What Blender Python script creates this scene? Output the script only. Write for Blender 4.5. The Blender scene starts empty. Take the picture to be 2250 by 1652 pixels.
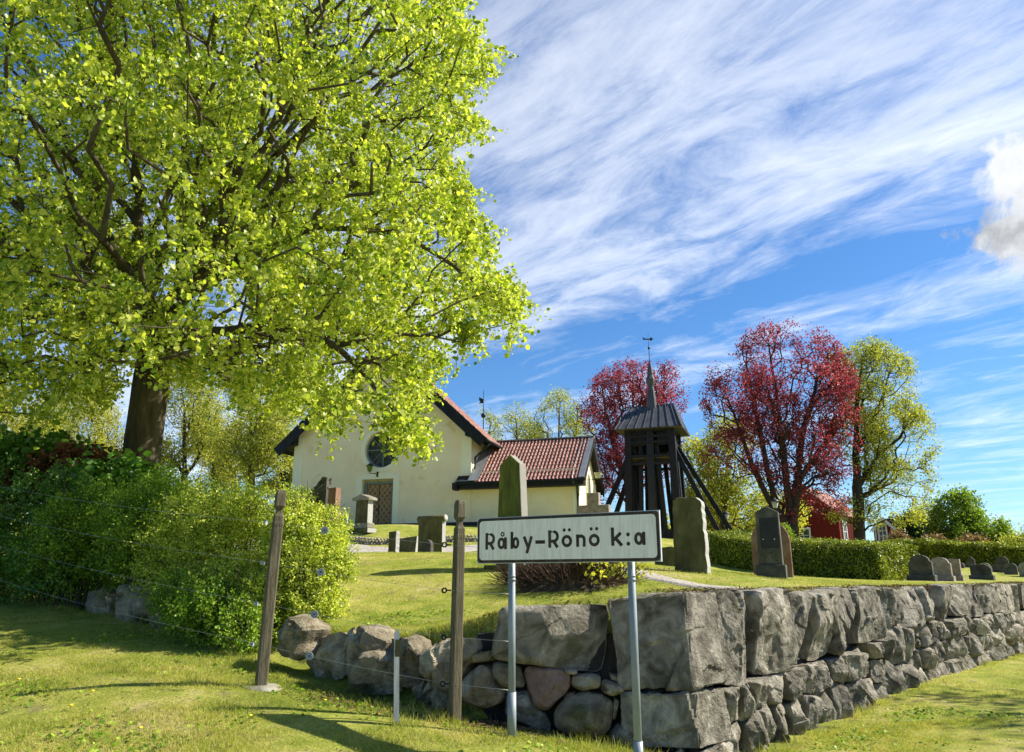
import bpy, bmesh, math, random
import numpy as np
from mathutils import Vector, noise, Matrix
from math import radians as R, sin, cos, pi, atan2, hypot, sqrt
random.seed(7); rng = np.random.default_rng(7)
sc = bpy.context.scene; COL = sc.collection
# ------------------------------------------------------------------ camera
EYE = 1.6; FPX = 1676.; PITCH = R(14.9)
cam = bpy.data.cameras.new('camera'); cam.sensor_width = 36; cam.lens = FPX/2250*36; cam.clip_start = .05; cam.clip_end = 3000
co = bpy.data.objects.new('camera', cam); COL.objects.link(co); co.location = (0, 0, EYE); co.rotation_euler = (R(90)+PITCH, 0, 0); sc.camera = co
# ------------------------------------------------------------------ sun, sky
SUN_AZ = R(80); SUN_EL = R(41)          # azimuth from +Y towards +X
SV = Vector((sin(SUN_AZ)*cos(SUN_EL), cos(SUN_AZ)*cos(SUN_EL), sin(SUN_EL)))
sl = bpy.data.lights.new('sun', 'SUN'); sl.energy = 4.0; sl.angle = R(.5); sl.color = (1, .94, .82)
so = bpy.data.objects.new('sun', sl); COL.objects.link(so); so.rotation_euler = SV.to_track_quat('Z', 'Y').to_euler(); so.location = (30, 5, 30)
sc.view_settings.view_transform = 'Standard'; sc.view_settings.look = 'None'; sc.view_settings.gamma = 1; sc.view_settings.exposure = 1.2
class NT:
    def __init__(s, tree): s.t = tree; s.t.nodes.clear()
    def n(s, typ, ins=None, **kw):
        nd = s.t.nodes.new(typ)
        for k, v in kw.items(): setattr(nd, k, v)
        for k, v in (ins or {}).items():
            if isinstance(v, bpy.types.NodeSocket): s.t.links.new(v, nd.inputs[k])
            else: nd.inputs[k].default_value = v
        return nd
    def m(s, op, a, b=0., c=0., clamp=False):
        nd = s.n('ShaderNodeMath', {0: a, 1: b, 2: c}, operation=op, use_clamp=clamp); return nd.outputs[0]
    def vm(s, op, a, b=(0, 0, 0), out=0):
        nd = s.n('ShaderNodeVectorMath', {0: a, 1: b}, operation=op); return nd.outputs[out]
    def ramp(s, f, stops, interp='LINEAR'):
        nd = s.n('ShaderNodeValToRGB', {0: f}); cr = nd.color_ramp; cr.interpolation = interp
        while len(cr.elements) > len(stops): cr.elements.remove(cr.elements[-1])
        while len(cr.elements) < len(stops): cr.elements.new(.5)
        for e, (p, c) in zip(cr.elements, stops):
            e.position = p; e.color = (c if isinstance(c, (tuple, list)) else (c, c, c))[:3] + (1,) if isinstance(c, tuple) else (c, c, c, 1)
        return nd.outputs[0]
    def mix(s, f, a, b, mode='MIX'):
        nd = s.n('ShaderNodeMix', data_type='RGBA', blend_type=mode)
        for i, v in ((0, f), (6, a), (7, b)):
            if isinstance(v, bpy.types.NodeSocket): s.t.links.new(v, nd.inputs[i])
            else: nd.inputs[i].default_value = v if i == 0 else tuple(v)[:3] + (1,)
        return nd.outputs[2]
    def noise(s, vec, scale, detail=4, rough=.55, dist=0., out=0):
        return s.n('ShaderNodeTexNoise', {'Vector': vec, 'Scale': scale, 'Detail': detail, 'Roughness': rough, 'Distortion': dist}).outputs[out]
w = bpy.data.worlds.new("World"); sc.world = w; w.use_nodes = True
t = NT(w.node_tree)
sky = t.n('ShaderNodeTexSky', sky_type='NISHITA', sun_disc=False, sun_elevation=SUN_EL, sun_rotation=SUN_AZ, air_density=1., dust_density=.3, ozone_density=3.5, altitude=0)
hs = t.n('ShaderNodeHueSaturation', {'Saturation': 1.15, 'Value': .88, 'Color': sky.outputs[0]}).outputs[0]
hs = t.mix(1.0, hs, (.70, .91, 1.08), 'MULTIPLY')
g = t.n('ShaderNodeTexCoord').outputs['Generated']
sep = t.n('ShaderNodeSeparateXYZ', {0: g}); X, Y, Z = sep.outputs
zc = t.m('MAXIMUM', t.m('ADD', Z, .06), .02)
px_, py_ = t.m('DIVIDE', X, zc), t.m('DIVIDE', Y, zc)
A0 = R(-40)
u_ = t.m('ADD', t.m('MULTIPLY', px_, sin(A0)), t.m('MULTIPLY', py_, cos(A0)))
v_ = t.m('ADD', t.m('MULTIPLY', px_, cos(A0)), t.m('MULTIPLY', py_, -sin(A0)))
cv = t.n('ShaderNodeCombineXYZ', {0: t.m('MULTIPLY', u_, .5), 1: v_, 2: 0.}).outputs[0]
warp = t.vm('SCALE', t.vm('SUBTRACT', t.noise(cv, 1.3, 3, .5, 0, 1), (.5, .5, .5)), (0, 0, 0)); warp.node.inputs['Scale'].default_value = .6
cw = t.vm('ADD', cv, warp)
big = t.noise(cw, .85, 3, .5)
fine = t.noise(cw, 3.6, 12, .66, .3)
cf = t.n('ShaderNodeCombineXYZ', {0: t.m('MULTIPLY', u_, .9), 1: t.m('MULTIPLY', v_, 2.2), 2: 3.}).outputs[0]
wisp = t.noise(t.vm('ADD', cf, warp), 3.0, 8, .68, .9)
# cover: a broad veil over the middle, clearer overhead and in a band low on the right
vb = t.m('SUBTRACT', v_, t.m('MULTIPLY', t.m('SUBTRACT', big, .5), 1.2))
cover = t.ramp(t.m('DIVIDE', t.m('ADD', vb, 1.), 5.), [(0., .30), (.22, .42), (.33, .62), (.52, .68), (.62, .36), (.68, .58), (.80, .42), (1., .5)])
dens = t.m('ADD', t.m('ADD', t.m('MULTIPLY', fine, .95), t.m('MULTIPLY', wisp, .3)), t.m('SUBTRACT', cover, 1.055))
cir = t.ramp(dens, [(.0, 0.), (.10, .16), (.24, .55), (.42, .88), (.6, 1.)])
lowfade = t.ramp(Z, [(.0, .5), (.12, .9), (.3, 1.), (.62, .85), (.8, .4)])
cir = t.m('MULTIPLY', cir, lowfade)
# small cumulus heaps: positions as directions
def heap(d, r, sq=1.0):
    D = Vector(d).normalized(); rt = D.cross(Vector((0, 0, 1))).normalized(); up = rt.cross(D)
    a = t.vm('DOT_PRODUCT', g, tuple(rt), 'Value'); b = t.vm('DOT_PRODUCT', g, tuple(up), 'Value'); c = t.vm('DOT_PRODUCT', g, tuple(D), 'Value')
    d2 = t.m('ADD', t.m('POWER', t.m('ABSOLUTE', a), 2.), t.m('POWER', t.m('ABSOLUTE', t.m('MULTIPLY', b, sq)), 2.))
    m_ = t.m('SUBTRACT', 1., t.m('DIVIDE', t.m('SQRT', d2), r))
    return t.m('ADD', m_, t.m('MULTIPLY', t.m('LESS_THAN', c, 0.), -9.)), b
def pdir(u, v):
    a, b = (u-1125)/FPX, (826-v)/FPX
    return (a, cos(PITCH)-sin(PITCH)*b, sin(PITCH)+cos(PITCH)*b)
cn = t.noise(g, 9., 8, .6, .3)
hm = None; hb = None
for (u, v, r, sq) in ((2250, 390, .066, 1.3), (2255, 500, .058, 1.5), (2330, 440, .10, 1.3)):
    m_, b = heap(pdir(u, v), r, sq)
    hm = m_ if hm is None else t.m('MAXIMUM', hm, m_)
    if hb is None: hb = b
hd = t.m('ADD', hm, t.m('MULTIPLY', t.m('SUBTRACT', cn, .54), t.m('ADD', 2.4, 0.)))
hmask = t.ramp(hd, [(.0, 0.), (.08, .4), (.18, .92), (.3, 1.)])
grey = t.ramp(t.m('ADD', t.m('ADD', t.m('MULTIPLY', hb, -3.6), t.m('MULTIPLY', cn, .9)), t.m('MULTIPLY', t.noise(g, 26., 6, .6), .5)), [(.40, 1.), (.58, .97), (.72, .80), (.86, .52), (1., .82)])
CW = 9.5
ccol = t.mix(1.0, (CW*.95, CW*1.0, CW*1.08), (1, 1, 1), 'MULTIPLY')
c1 = t.mix(t.m('MULTIPLY', cir, .8), hs, (CW*.82, CW*.84, CW*.86))
c2 = t.mix(hmask, c1, t.mix(1.0, t.n('ShaderNodeCombineColor', {0: grey, 1: grey, 2: grey}).outputs[0], (CW*.62, CW*.64, CW*.67), 'MULTIPLY'))
bg = t.n('ShaderNodeBackground', {'Color': c2, 'Strength': .075})
t.n('ShaderNodeOutputWorld', {'Surface': bg.outputs[0]})
w.cycles.sampling_method = 'MANUAL'; w.cycles.sample_map_resolution = 512
sc.cycles.max_bounces = 8; sc.cycles.transparent_max_bounces = 8; sc.cycles.use_denoising = True

# ------------------------------------------------------------------ helpers
def ray(u, v):
    a, b = (u-1125)/FPX, (826-v)/FPX
    return a, cos(PITCH)-sin(PITCH)*b, sin(PITCH)+cos(PITCH)*b
def P(u, v, Yd):
    x, y, z = ray(u, v); k = Yd/y
    return Vector((x*k, Yd, EYE+z*k))
def np_mesh(name, V, F, mat, loc=(0, 0, 0), smooth=False):
    V = np.asarray(V, np.float32) - np.asarray(loc, np.float32); me = bpy.data.meshes.new(name)
    F = np.asarray(F, np.int32); k = F.shape[1]
    me.vertices.add(len(V)); me.vertices.foreach_set('co', V.ravel())
    me.loops.add(F.size); me.loops.foreach_set('vertex_index', F.ravel())
    me.polygons.add(len(F)); me.polygons.foreach_set('loop_start', np.arange(0, F.size, k, dtype=np.int32))
    me.polygons.foreach_set('loop_total', np.full(len(F), k, np.int32))
    if smooth: me.polygons.foreach_set('use_smooth', np.ones(len(F), bool))
    me.update(calc_edges=True)
    if mat: me.materials.append(mat)
    return me
def link(name, me, parent=None, loc=(0, 0, 0)):
    o = bpy.data.objects.new(name, me); COL.objects.link(o); o.location = loc
    if parent: o.parent = parent; o.location = (0, 0, 0)
    return o
def tag(o, label=None, cat=None, group=None, kind=None):
    if label: o['label'] = label
    if cat: o['category'] = cat
    if group: o['group'] = group
    if kind: o['kind'] = kind
    return o
def thing(name, label, cat, loc=(0, 0, 0), rz=0, group=None):
    o = bpy.data.objects.new(name, None); COL.objects.link(o); o.location = loc; o.rotation_euler = (0, 0, rz); o.empty_display_size = .2
    return tag(o, label, cat, group)
class MB:
    """collects shapes into one mesh; build() links it"""
    def __init__(s): s.v = []; s.f = []; s.sm = []
    def add(s, vs, fs, sm=False):
        k = len(s.v); s.v += [tuple(q) for q in vs]; s.f += [tuple(i+k for i in f) for f in fs]; s.sm += [sm]*len(fs); return s
    def box(s, c, d, rz=0, top=1., rot=None, bev=0):
        hx, hy, hz = d[0]/2, d[1]/2, d[2]/2; vs = []
        if bev:
            for z, k in ((-hz, 1-bev/hx), (-hz+bev, 1), (hz-bev, 1), (hz, 0)):
                e = 0 if abs(z) < hz-1e-6 else bev
                for sx, sy in ((-1, -1), (1, -1), (1, 1), (-1, 1)): vs.append(Vector((sx*(hx-e), sy*(hy-e), z)))
            fs = [(3, 2, 1, 0), (12, 13, 14, 15)] + [(r*4+i, r*4+(i+1) % 4, r*4+4+(i+1) % 4, r*4+4+i) for r in range(3) for i in range(4)]
        else:
            for z in (-hz, hz):
                q = top if z > 0 else 1
                for sx, sy in ((-1, -1), (1, -1), (1, 1), (-1, 1)): vs.append(Vector((sx*hx*q, sy*hy*q, z)))
            fs = [(3, 2, 1, 0), (4, 5, 6, 7), (0, 1, 5, 4), (1, 2, 6, 5), (2, 3, 7, 6), (3, 0, 4, 7)]
        M = (rot.to_matrix() if rot is not None else Matrix.Rotation(rz, 3, 'Z'))
        return s.add([M@q+Vector(c) for q in vs], fs)
    def bar(s, a, b, wd, dp=None, up=(0, 0, 1)):
        a, b = Vector(a), Vector(b); d = (b-a).normalized(); up = Vector(up)
        if abs(d.dot(up)) > .98: up = Vector((0, 1, 0))
        x = d.cross(up).normalized(); y = x.cross(d); dp = dp or wd
        vs = [p+x*sx*wd/2+y*sy*dp/2 for p in (a, b) for sx, sy in ((-1, -1), (1, -1), (1, 1), (-1, 1))]
        return s.add(vs, [(3, 2, 1, 0), (4, 5, 6, 7), (0, 1, 5, 4), (1, 2, 6, 5), (2, 3, 7, 6), (3, 0, 4, 7)])
    def tube(s, pts, rad, n=8, cap=True):
        pts = [Vector(p) for p in pts]; rr = rad if isinstance(rad, (list, tuple)) else [rad]*len(pts); vs = []; pu = None
        for i, p in enumerate(pts):
            d = (pts[min(i+1, len(pts)-1)]-pts[max(i-1, 0)]).normalized()
            if pu is None: pu = Vector((0, 0, 1)) if abs(d.z) < .9 else Vector((1, 0, 0))
            x = d.cross(pu).normalized(); y = x.cross(d).normalized(); pu = y if abs(d.z) < .9 and False else pu
            for k in range(n):
                a = 2*pi*k/n; vs.append(p+(x*cos(a)+y*sin(a))*rr[i])
        fs = [(i*n+k, i*n+(k+1) % n, (i+1)*n+(k+1) % n, (i+1)*n+k) for i in range(len(pts)-1) for k in range(n)]
        if cap: fs += [tuple(range(n))[::-1], tuple((len(pts)-1)*n+k for k in range(n))]
        return s.add(vs, fs, True)
    def prism(s, poly, o, ex, ey, nrm, th):
        """polygon (a,b) in plane o,ex,ey ; thickness th backwards from nrm"""
        o, ex, ey, nrm = Vector(o), Vector(ex), Vector(ey), Vector(nrm); n = len(poly)
        f = [o+ex*a+ey*b for a, b in poly]; bk = [p-nrm*th for p in f]
        return s.add(f+bk, [tuple(range(n)), tuple(range(2*n-1, n-1, -1))]+[(i, i+n, (i+1) % n+n, (i+1) % n) for i in range(n)])
    def sphere(s, c, r, n=10, m=7, sz=1.):
        vs = [Vector(c)+Vector((r*sin(pi*j/m)*cos(2*pi*i/n), r*sin(pi*j/m)*sin(2*pi*i/n), r*sz*cos(pi*j/m))) for j in range(m+1) for i in range(n)]
        return s.add(vs, [(j*n+i, (j+1)*n+i, (j+1)*n+(i+1) % n, j*n+(i+1) % n) for j in range(m) for i in range(n)], True)
    def lathe(s, c, prof, n=16):
        vs = [Vector(c)+Vector((r*cos(2*pi*i/n), r*sin(2*pi*i/n), z)) for r, z in prof for i in range(n)]
        return s.add(vs, [(j*n+i, j*n+(i+1) % n, (j+1)*n+(i+1) % n, (j+1)*n+i) for j in range(len(prof)-1) for i in range(n)], True)
    def build(s, name, mat, parent=None, loc=(0, 0, 0), local=True):
        me = bpy.data.meshes.new(name); L = Vector(loc)
        off = Vector((0, 0, 0)) if local else (parent.location if parent else L)
        me.from_pydata([Vector(q)-off for q in s.v], [], s.f)
        for p, q in zip(me.polygons, s.sm): p.use_smooth = q
        me.materials.append(mat); me.update()
        o = link(name, me, parent, (0, 0, 0) if parent else loc); return o
# ------------------------------------------------------------------ materials
def mat_base(name):
    m = bpy.data.materials.new(name); m.use_nodes = True; return m, NT(m.node_tree)
def mat(name, cols, scale=3., rough=.85, bump=.3, bscale=None, detail=6, stretch=(1, 1, 1), dist=0., spots=None, var=0., metal=0., spec=.3, bdist=.02, side=None):
    m, t = mat_base(name)
    v = t.vm('MULTIPLY', t.n('ShaderNodeTexCoord').outputs['Object'], stretch)
    if var:
        rnd = t.n('ShaderNodeObjectInfo').outputs['Random']
        v = t.vm('ADD', v, t.n('ShaderNodeCombineXYZ', {0: t.m('MULTIPLY', rnd, 50.), 1: t.m('MULTIPLY', rnd, 31.), 2: 0.}).outputs[0])
    f = t.noise(v, scale, detail, .6, dist)
    n = len(cols)
    c = t.ramp(f, [(.3+.4*i/max(1, n-1), cols[i]) for i in range(n)])
    if spots:
        for (sc_, lo, hi, colr) in spots:
            c = t.mix(t.ramp(t.noise(v, sc_, 5, .65, .5), [(lo, 0.), (hi, 1.)]), c, colr)
    if side:   # painted sunlight: faces towards the sun get a paler colour, shaded ones stay dark
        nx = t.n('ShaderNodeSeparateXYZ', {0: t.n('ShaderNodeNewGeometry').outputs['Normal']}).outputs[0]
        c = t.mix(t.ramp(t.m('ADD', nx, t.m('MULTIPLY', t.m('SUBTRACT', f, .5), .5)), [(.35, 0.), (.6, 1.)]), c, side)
    if var:
        c = t.n('ShaderNodeHueSaturation', {'Value': t.m('ADD', t.m('MULTIPLY', rnd, var), 1-var/2), 'Color': c}).outputs[0]
    b = t.n('ShaderNodeBump', {'Strength': bump, 'Distance': bdist, 'Height': t.noise(v, bscale or scale*6, 8, .65)})
    p = t.n('ShaderNodeBsdfPrincipled', {'Base Color': c, 'Roughness': rough, 'Metallic': metal, 'Normal': b.outputs[0], 'Specular IOR Level': spec})
    t.n('ShaderNodeOutputMaterial', {'Surface': p.outputs[0]}); return m
def leafmat(name, c1, c2, c3, trans=.5, scale=.6, tcol=None, gloss=.25, iw=.45):
    m, t = mat_base(name)
    v = t.n('ShaderNodeTexCoord').outputs['Object']
    isl = t.n('ShaderNodeNewGeometry').outputs['Random Per Island']
    f = t.m('ADD', t.m('MULTIPLY', t.noise(v, scale, 3), .6), t.m('MULTIPLY', isl, iw))
    c = t.ramp(f, [(.25, c1), (.5, c2), (.78, c3)])
    tc = t.mix(1., c, tcol or (1.25, 1.35, .55), 'MULTIPLY')
    d = t.n('ShaderNodeBsdfPrincipled', {'Base Color': c, 'Roughness': .45, 'Specular IOR Level': gloss})
    tr = t.n('ShaderNodeBsdfTranslucent', {'Color': tc})
    mx = t.n('ShaderNodeMixShader', {0: trans, 1: d.outputs[0], 2: tr.outputs[0]})
    t.n('ShaderNodeOutputMaterial', {'Surface': mx.outputs[0]}); return m
M = {}
M['bark'] = mat('bark', [(.035, .028, .018), (.085, .068, .045), (.14, .115, .08)], 5, .95, 1., 14, stretch=(1, 1, .22), dist=.6, spots=[(2., .56, .7, (.075, .085, .03))])
M['barkdark'] = mat('bark_dark', [(.03, .024, .018), (.07, .055, .042)], 5, .95, .6, 14, stretch=(1, 1, .3))
M['barkpale'] = mat('bark_pale', [(.07, .06, .045), (.14, .12, .09)], 5, .95, .6, 14, stretch=(1, 1, .3))
M['linden'] = leafmat('linden_leaf', (.10, .185, .012), (.26, .345, .026), (.58, .60, .11), .5, .7, None, .5, .8)
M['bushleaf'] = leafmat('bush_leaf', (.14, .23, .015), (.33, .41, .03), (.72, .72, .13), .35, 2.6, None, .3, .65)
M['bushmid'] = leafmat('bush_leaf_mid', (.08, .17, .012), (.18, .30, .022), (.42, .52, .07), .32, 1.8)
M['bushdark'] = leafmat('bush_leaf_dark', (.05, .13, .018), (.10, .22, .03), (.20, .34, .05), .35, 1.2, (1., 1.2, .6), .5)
M['bushred'] = leafmat('bush_leaf_copper', (.09, .04, .02), (.18, .07, .03), (.26, .11, .05), .4, 1.2, (1.2, .8, .6))
M['copper'] = leafmat('copper_leaf', (.10, .024, .04), (.25, .05, .07), (.52, .13, .13), .5, .35, (1.3, .8, .8))
M['spring'] = leafmat('spring_leaf', (.22, .25, .04), (.36, .37, .07), (.52, .49, .13), .5, .3)
M['springy'] = leafmat('young_leaf', (.28, .29, .03), (.44, .42, .06), (.60, .54, .12), .5, .3)
M['green'] = leafmat('green_leaf', (.10, .17, .018), (.20, .29, .035), (.34, .42, .07), .45, .3)
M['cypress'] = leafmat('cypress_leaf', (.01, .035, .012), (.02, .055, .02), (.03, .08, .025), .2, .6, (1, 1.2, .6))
M['brownleaf'] = leafmat('brown_leaf', (.16, .12, .05), (.25, .18, .08), (.34, .27, .12), .4, .5, (1.2, 1., .6))
M['hedgeleaf'] = leafmat('hedge_leaf', (.08, .12, .010), (.20, .24, .018), (.52, .52, .05), .2, 1.5, None, .4)
M['bluegreen'] = leafmat('fir_leaf', (.02, .05, .03), (.04, .08, .045), (.06, .11, .06), .2, .6, (1, 1.2, .8))
# grass
def grassmat(name, blades=False):
    m, t = mat_base(name)
    v = t.n('ShaderNodeTexCoord').outputs['Object']
    f = t.noise(v, .55, 5, .6, .5); f2 = t.noise(v, 3.1, 5, .65)
    c = t.ramp(t.m('ADD', t.m('MULTIPLY', f, .55), t.m('MULTIPLY', f2, .45)), [(.36, (.19, .24, .03)), (.46, (.31, .34, .05)), (.54, (.44, .42, .09)), (.64, (.55, .47, .19))])
    if blades:
        isl = t.n('ShaderNodeNewGeometry').outputs['Random Per Island']
        c = t.mix(t.ramp(isl, [(.6, 0.), (.95, .8)]), c, (.52, .44, .20))
        d = t.n('ShaderNodeBsdfPrincipled', {'Base Color': c, 'Roughness': .6, 'Specular IOR Level': .15})
        tr = t.n('ShaderNodeBsdfTranslucent', {'Color': t.mix(1., c, (1.2, 1.3, .6), 'MULTIPLY')})
        s = t.n('ShaderNodeMixShader', {0: .4, 1: d.outputs[0], 2: tr.outputs[0]})
    else:
        sp = t.ramp(t.noise(v, 1.7, 6, .7, 1.), [(.54, 0.), (.66, .75)])
        c = t.mix(sp, c, (.24, .19, .10))
        c = t.mix(t.ramp(t.noise(v, 34., 3, .7), [(.35, .5), (.6, 0.)]), c, (.05, .08, .012))
        b = t.n('ShaderNodeBump', {'Strength': .9, 'Distance': .03, 'Height': t.noise(v, 45., 6, .75)})
        s = t.n('ShaderNodeBsdfPrincipled', {'Base Color': c, 'Roughness': .95, 'Normal': b.outputs[0], 'Specular IOR Level': .1})
    t.n('ShaderNodeOutputMaterial', {'Surface': s.outputs[0]}); return m
M['lawn'] = grassmat('lawn'); M['blade'] = grassmat('grass_blade', True)
M['gravel'] = mat('gravel', [(.16, .13, .11), (.42, .37, .32), (.62, .57, .5)], 22, .95, 1., 40, 4)
M['dirt'] = mat('dirt_road', [(.2, .16, .14), (.32, .27, .24), (.42, .37, .33)], 9, .95, .6, 60, 6)
M['soil'] = mat('soil', [(.03, .022, .014), (.07, .05, .03), (.12, .09, .05)], 9, .95, 1., 30)
M['stone'] = mat('granite', [(.085, .073, .052), (.19, .168, .128), (.34, .305, .24), (.54, .49, .39)], 4.5, .95, 1., 30, 10, bdist=.05, dist=.8, var=.5, spots=[(2.3, .58, .68, (.14, .13, .07)), (5., .66, .72, (.05, .05, .045)), (7, .68, .74, (.45, .44, .40))])
M['boulder'] = mat('boulder_stone', [(.12, .092, .052), (.23, .185, .115), (.37, .31, .21), (.54, .47, .35)], 4., .95, 1., 30, 10, bdist=.045, dist=.6, var=.6, spots=[(3., .57, .68, (.10, .10, .04)), (6., .66, .72, (.06, .055, .045)), (9, .68, .74, (.42, .40, .36))])
M['redstone'] = mat('red_granite', [(.14, .085, .06), (.24, .15, .11), (.32, .23, .18)], 5, .9, .9, 26, 9, spots=[(14., .6, .68, (.05, .04, .035))])
M['core'] = mat('wall_core', [(.02, .018, .015), (.05, .045, .04)], 6, .95, 1., 20)
M['moss'] = mat('moss', [(.10, .10, .02), (.20, .15, .05), (.28, .14, .06)], 12, .95, 1., 60)
M['plaster'] = mat('lime_plaster', [(.88, .71, .46), (.93, .78, .53), (.96, .84, .60)], .9, .95, .45, 26, 9, spots=[(1.3, .60, .78, (.60, .49, .25)), (5, .66, .78, (.64, .52, .30))])
M['plaster2'] = mat('lime_band', [(.88, .82, .62), (.93, .87, .68)], 2., .95, .25, 30)
M['tar'] = mat('tarred_wood', [(.003, .0035, .005), (.008, .009, .012), (.016, .018, .022)], 4, .6, .5, 12, stretch=(4, 4, .6), spec=.3)
M['tarblue'] = mat('black_boards', [(.005, .006, .009), (.014, .016, .022)], 5, .5, .4, 14, stretch=(3, 3, .5), spec=.4)
M['sheet'] = mat('roof_sheet', [(.045, .048, .055), (.07, .073, .082), (.10, .103, .112)], 2.5, .65, .15, 20, spec=.25, spots=[(5, .62, .8, (.06, .06, .066))])
M['flash'] = mat('zinc_flashing', [(.2, .21, .22), (.3, .31, .32)], 3, .45, .1, 10, metal=.3)
M['tile'] = mat('clay_tile', [(.22, .095, .07), (.35, .17, .13), (.50, .30, .24)], 5.5, .8, .35, 30, 5, spots=[(9, .60, .7, (.13, .06, .045)), (3.1, .66, .74, (.55, .42, .34))])
M['doorwood'] = mat('door_wood', [(.16, .08, .035), (.27, .15, .07), (.36, .21, .11)], 6, .7, .4, 20, stretch=(1, 1, 2))
M['bluegrey'] = mat('blue_grey_paint', [(.16, .21, .21), (.22, .27, .27)], 5, .6, .1)
M['leadglass'] = None
M['iron'] = mat('dark_iron', [(.015, .015, .015), (.03, .03, .03)], 8, .5, .2)
M['galv'] = mat('galvanised_steel', [(.16, .19, .20), (.24, .27, .285), (.32, .35, .36)], 6, .55, .08, 40, stretch=(1, 1, .35), metal=.2, spec=.5, spots=[(3., .6, .75, (.25, .28, .27))])
M['post'] = mat('weathered_wood', [(.06, .05, .030), (.125, .105, .062), (.20, .17, .105)], 9, .9, .8, 24, 8, stretch=(5, 5, .35), spots=[(2.2, .6, .7, (.10, .095, .05))])
M['postgrey'] = mat('bleached_wood', [(.42, .41, .38), (.58, .56, .52), (.68, .66, .62)], 9, .9, .5, 24, 8, stretch=(5, 5, .35))
M['wire'] = mat('steel_wire', [(.3, .32, .3), (.42, .45, .42)], 5, .4, 0, metal=.6)
M['insul'] = mat('insulator_metal', [(.38, .4, .43), (.5, .52, .55)], 14, .5, .2)
M['black'] = mat('black_plastic', [(.01, .01, .012), (.02, .02, .022)], 8, .4, .1)
M['blue'] = mat('blue_plastic', [(.02, .05, .25), (.03, .08, .35)], 8, .4, .1)
M['slate'] = mat('gravestone_dark', [(.04, .038, .03), (.075, .07, .058), (.13, .125, .10)], 4, .8, .5, 24, 8, var=.4, spots=[(2.5, .58, .72, (.12, .12, .07)), (6, .66, .72, (.22, .21, .18))])
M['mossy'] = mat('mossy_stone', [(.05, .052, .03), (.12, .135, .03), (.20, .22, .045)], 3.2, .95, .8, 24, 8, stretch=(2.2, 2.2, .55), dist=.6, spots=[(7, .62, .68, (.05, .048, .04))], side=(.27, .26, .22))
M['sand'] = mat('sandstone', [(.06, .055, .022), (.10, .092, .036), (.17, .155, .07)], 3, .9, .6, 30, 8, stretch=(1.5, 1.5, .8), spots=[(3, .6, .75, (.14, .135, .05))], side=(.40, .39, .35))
M['palestone'] = mat('pale_granite', [(.16, .145, .105), (.25, .23, .17), (.38, .36, .29)], 7, .9, .5, 40, 8, spots=[(3, .55, .7, (.2, .185, .1))])
M['pinkstone'] = mat('pink_granite', [(.2, .15, .12), (.3, .23, .19), (.4, .33, .28)], 9, .85, .3, 40, 8)
M['redslab'] = mat('rust_red_slab', [(.16, .09, .06), (.26, .15, .10), (.34, .22, .16)], 4, .9, .5, 24)
M['cobble'] = mat('cobble', [(.10, .08, .05), (.32, .29, .23), (.55, .51, .44)], 14, .9, .4, 20)
M['redpaint'] = mat('falu_red_boards', [(.13, .012, .010), (.20, .02, .016)], 4, .9, .2)
M['white'] = mat('white_paint', [(.7, .7, .68), (.8, .8, .78)], 4, .6, .1)
M['glass'] = mat('window_glass', [(.03, .04, .05), (.06, .07, .08)], 2, .12, 0, spec=.6)
M['lampglass'] = mat('lamp_glass', [(.5, .48, .36), (.6, .58, .45)], 4, .3, 0)
M['greenglass'] = mat('green_lamp_glass', [(.10, .16, .02), (.16, .24, .03)], 4, .3, 0)
M['yellow'] = mat('yellow_flower', [(.75, .55, .02), (.85, .65, .04)], 4, .7, 0)
M['litter'] = mat('fallen_leaves', [(.05, .03, .015), (.12, .075, .035), (.22, .15, .07)], 8, .95, .3)
# ------------------------------------------------------------------ terrain
C0 = np.array((1.62, 7.5)); DR = np.array((.68, .733)); DR /= np.linalg.norm(DR); NR = np.array((DR[1], -DR[0]))
LEFT = [(-.2, 7.65), (-1.4, 8.3), (-3., 9.7), (-6.8, 13.), (-10.5, 16.5), (-30., 34.), (-60, 70)]
WALL = [tuple(C0+DR*90)]+[tuple(C0)]+LEFT
def rbf(pts, c=2.5):
    p = np.array(pts, float); xy, z = p[:, :2], p[:, 2]; zm = z.mean()
    A = np.sqrt(((xy[:, None]-xy[None])**2).sum(-1)+c*c)
    wts = np.linalg.solve(A+np.eye(len(p))*1e-6, z-zm)
    def f(x, y):
        x = np.asarray(x, float); y = np.asarray(y, float); o = np.full(x.shape, zm)
        for (a, b), k in zip(xy, wts): o = o+k*np.sqrt((x-a)**2+(y-b)**2+c*c)
        return o
    return f
Z_OUT = rbf([(0, 0, 0), (1.72, 7.5, .03), (1.2, 6.5, .14), (-.2, 7.6, .32), (-1.4, 8.3, .44), (-3, 9.7, .75), (-6.8, 13, 1.13), (-10.5, 16.5, 1.38), (-2.5, 8, .6), (-3.7, 6, .4),
             (-4.5, 7.8, .6), (0, 4, .05), (-3, 3, .15), (3.5, 6, 0), (4, 4, 0), (6, 10, 0), (11.4, 18, 0), (22, 30, 0), (30, 38, 0), (60, 30, 0), (20, 5, 0), (-10, 8, .8), (-20, 10, 1.2), (-30, 30, 2), (0, -20, 0), (60, 70, 0), (-60, 60, 2)])
def onw(s, d=.6): q = C0+DR*s-NR*d; return q[0], q[1]
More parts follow.
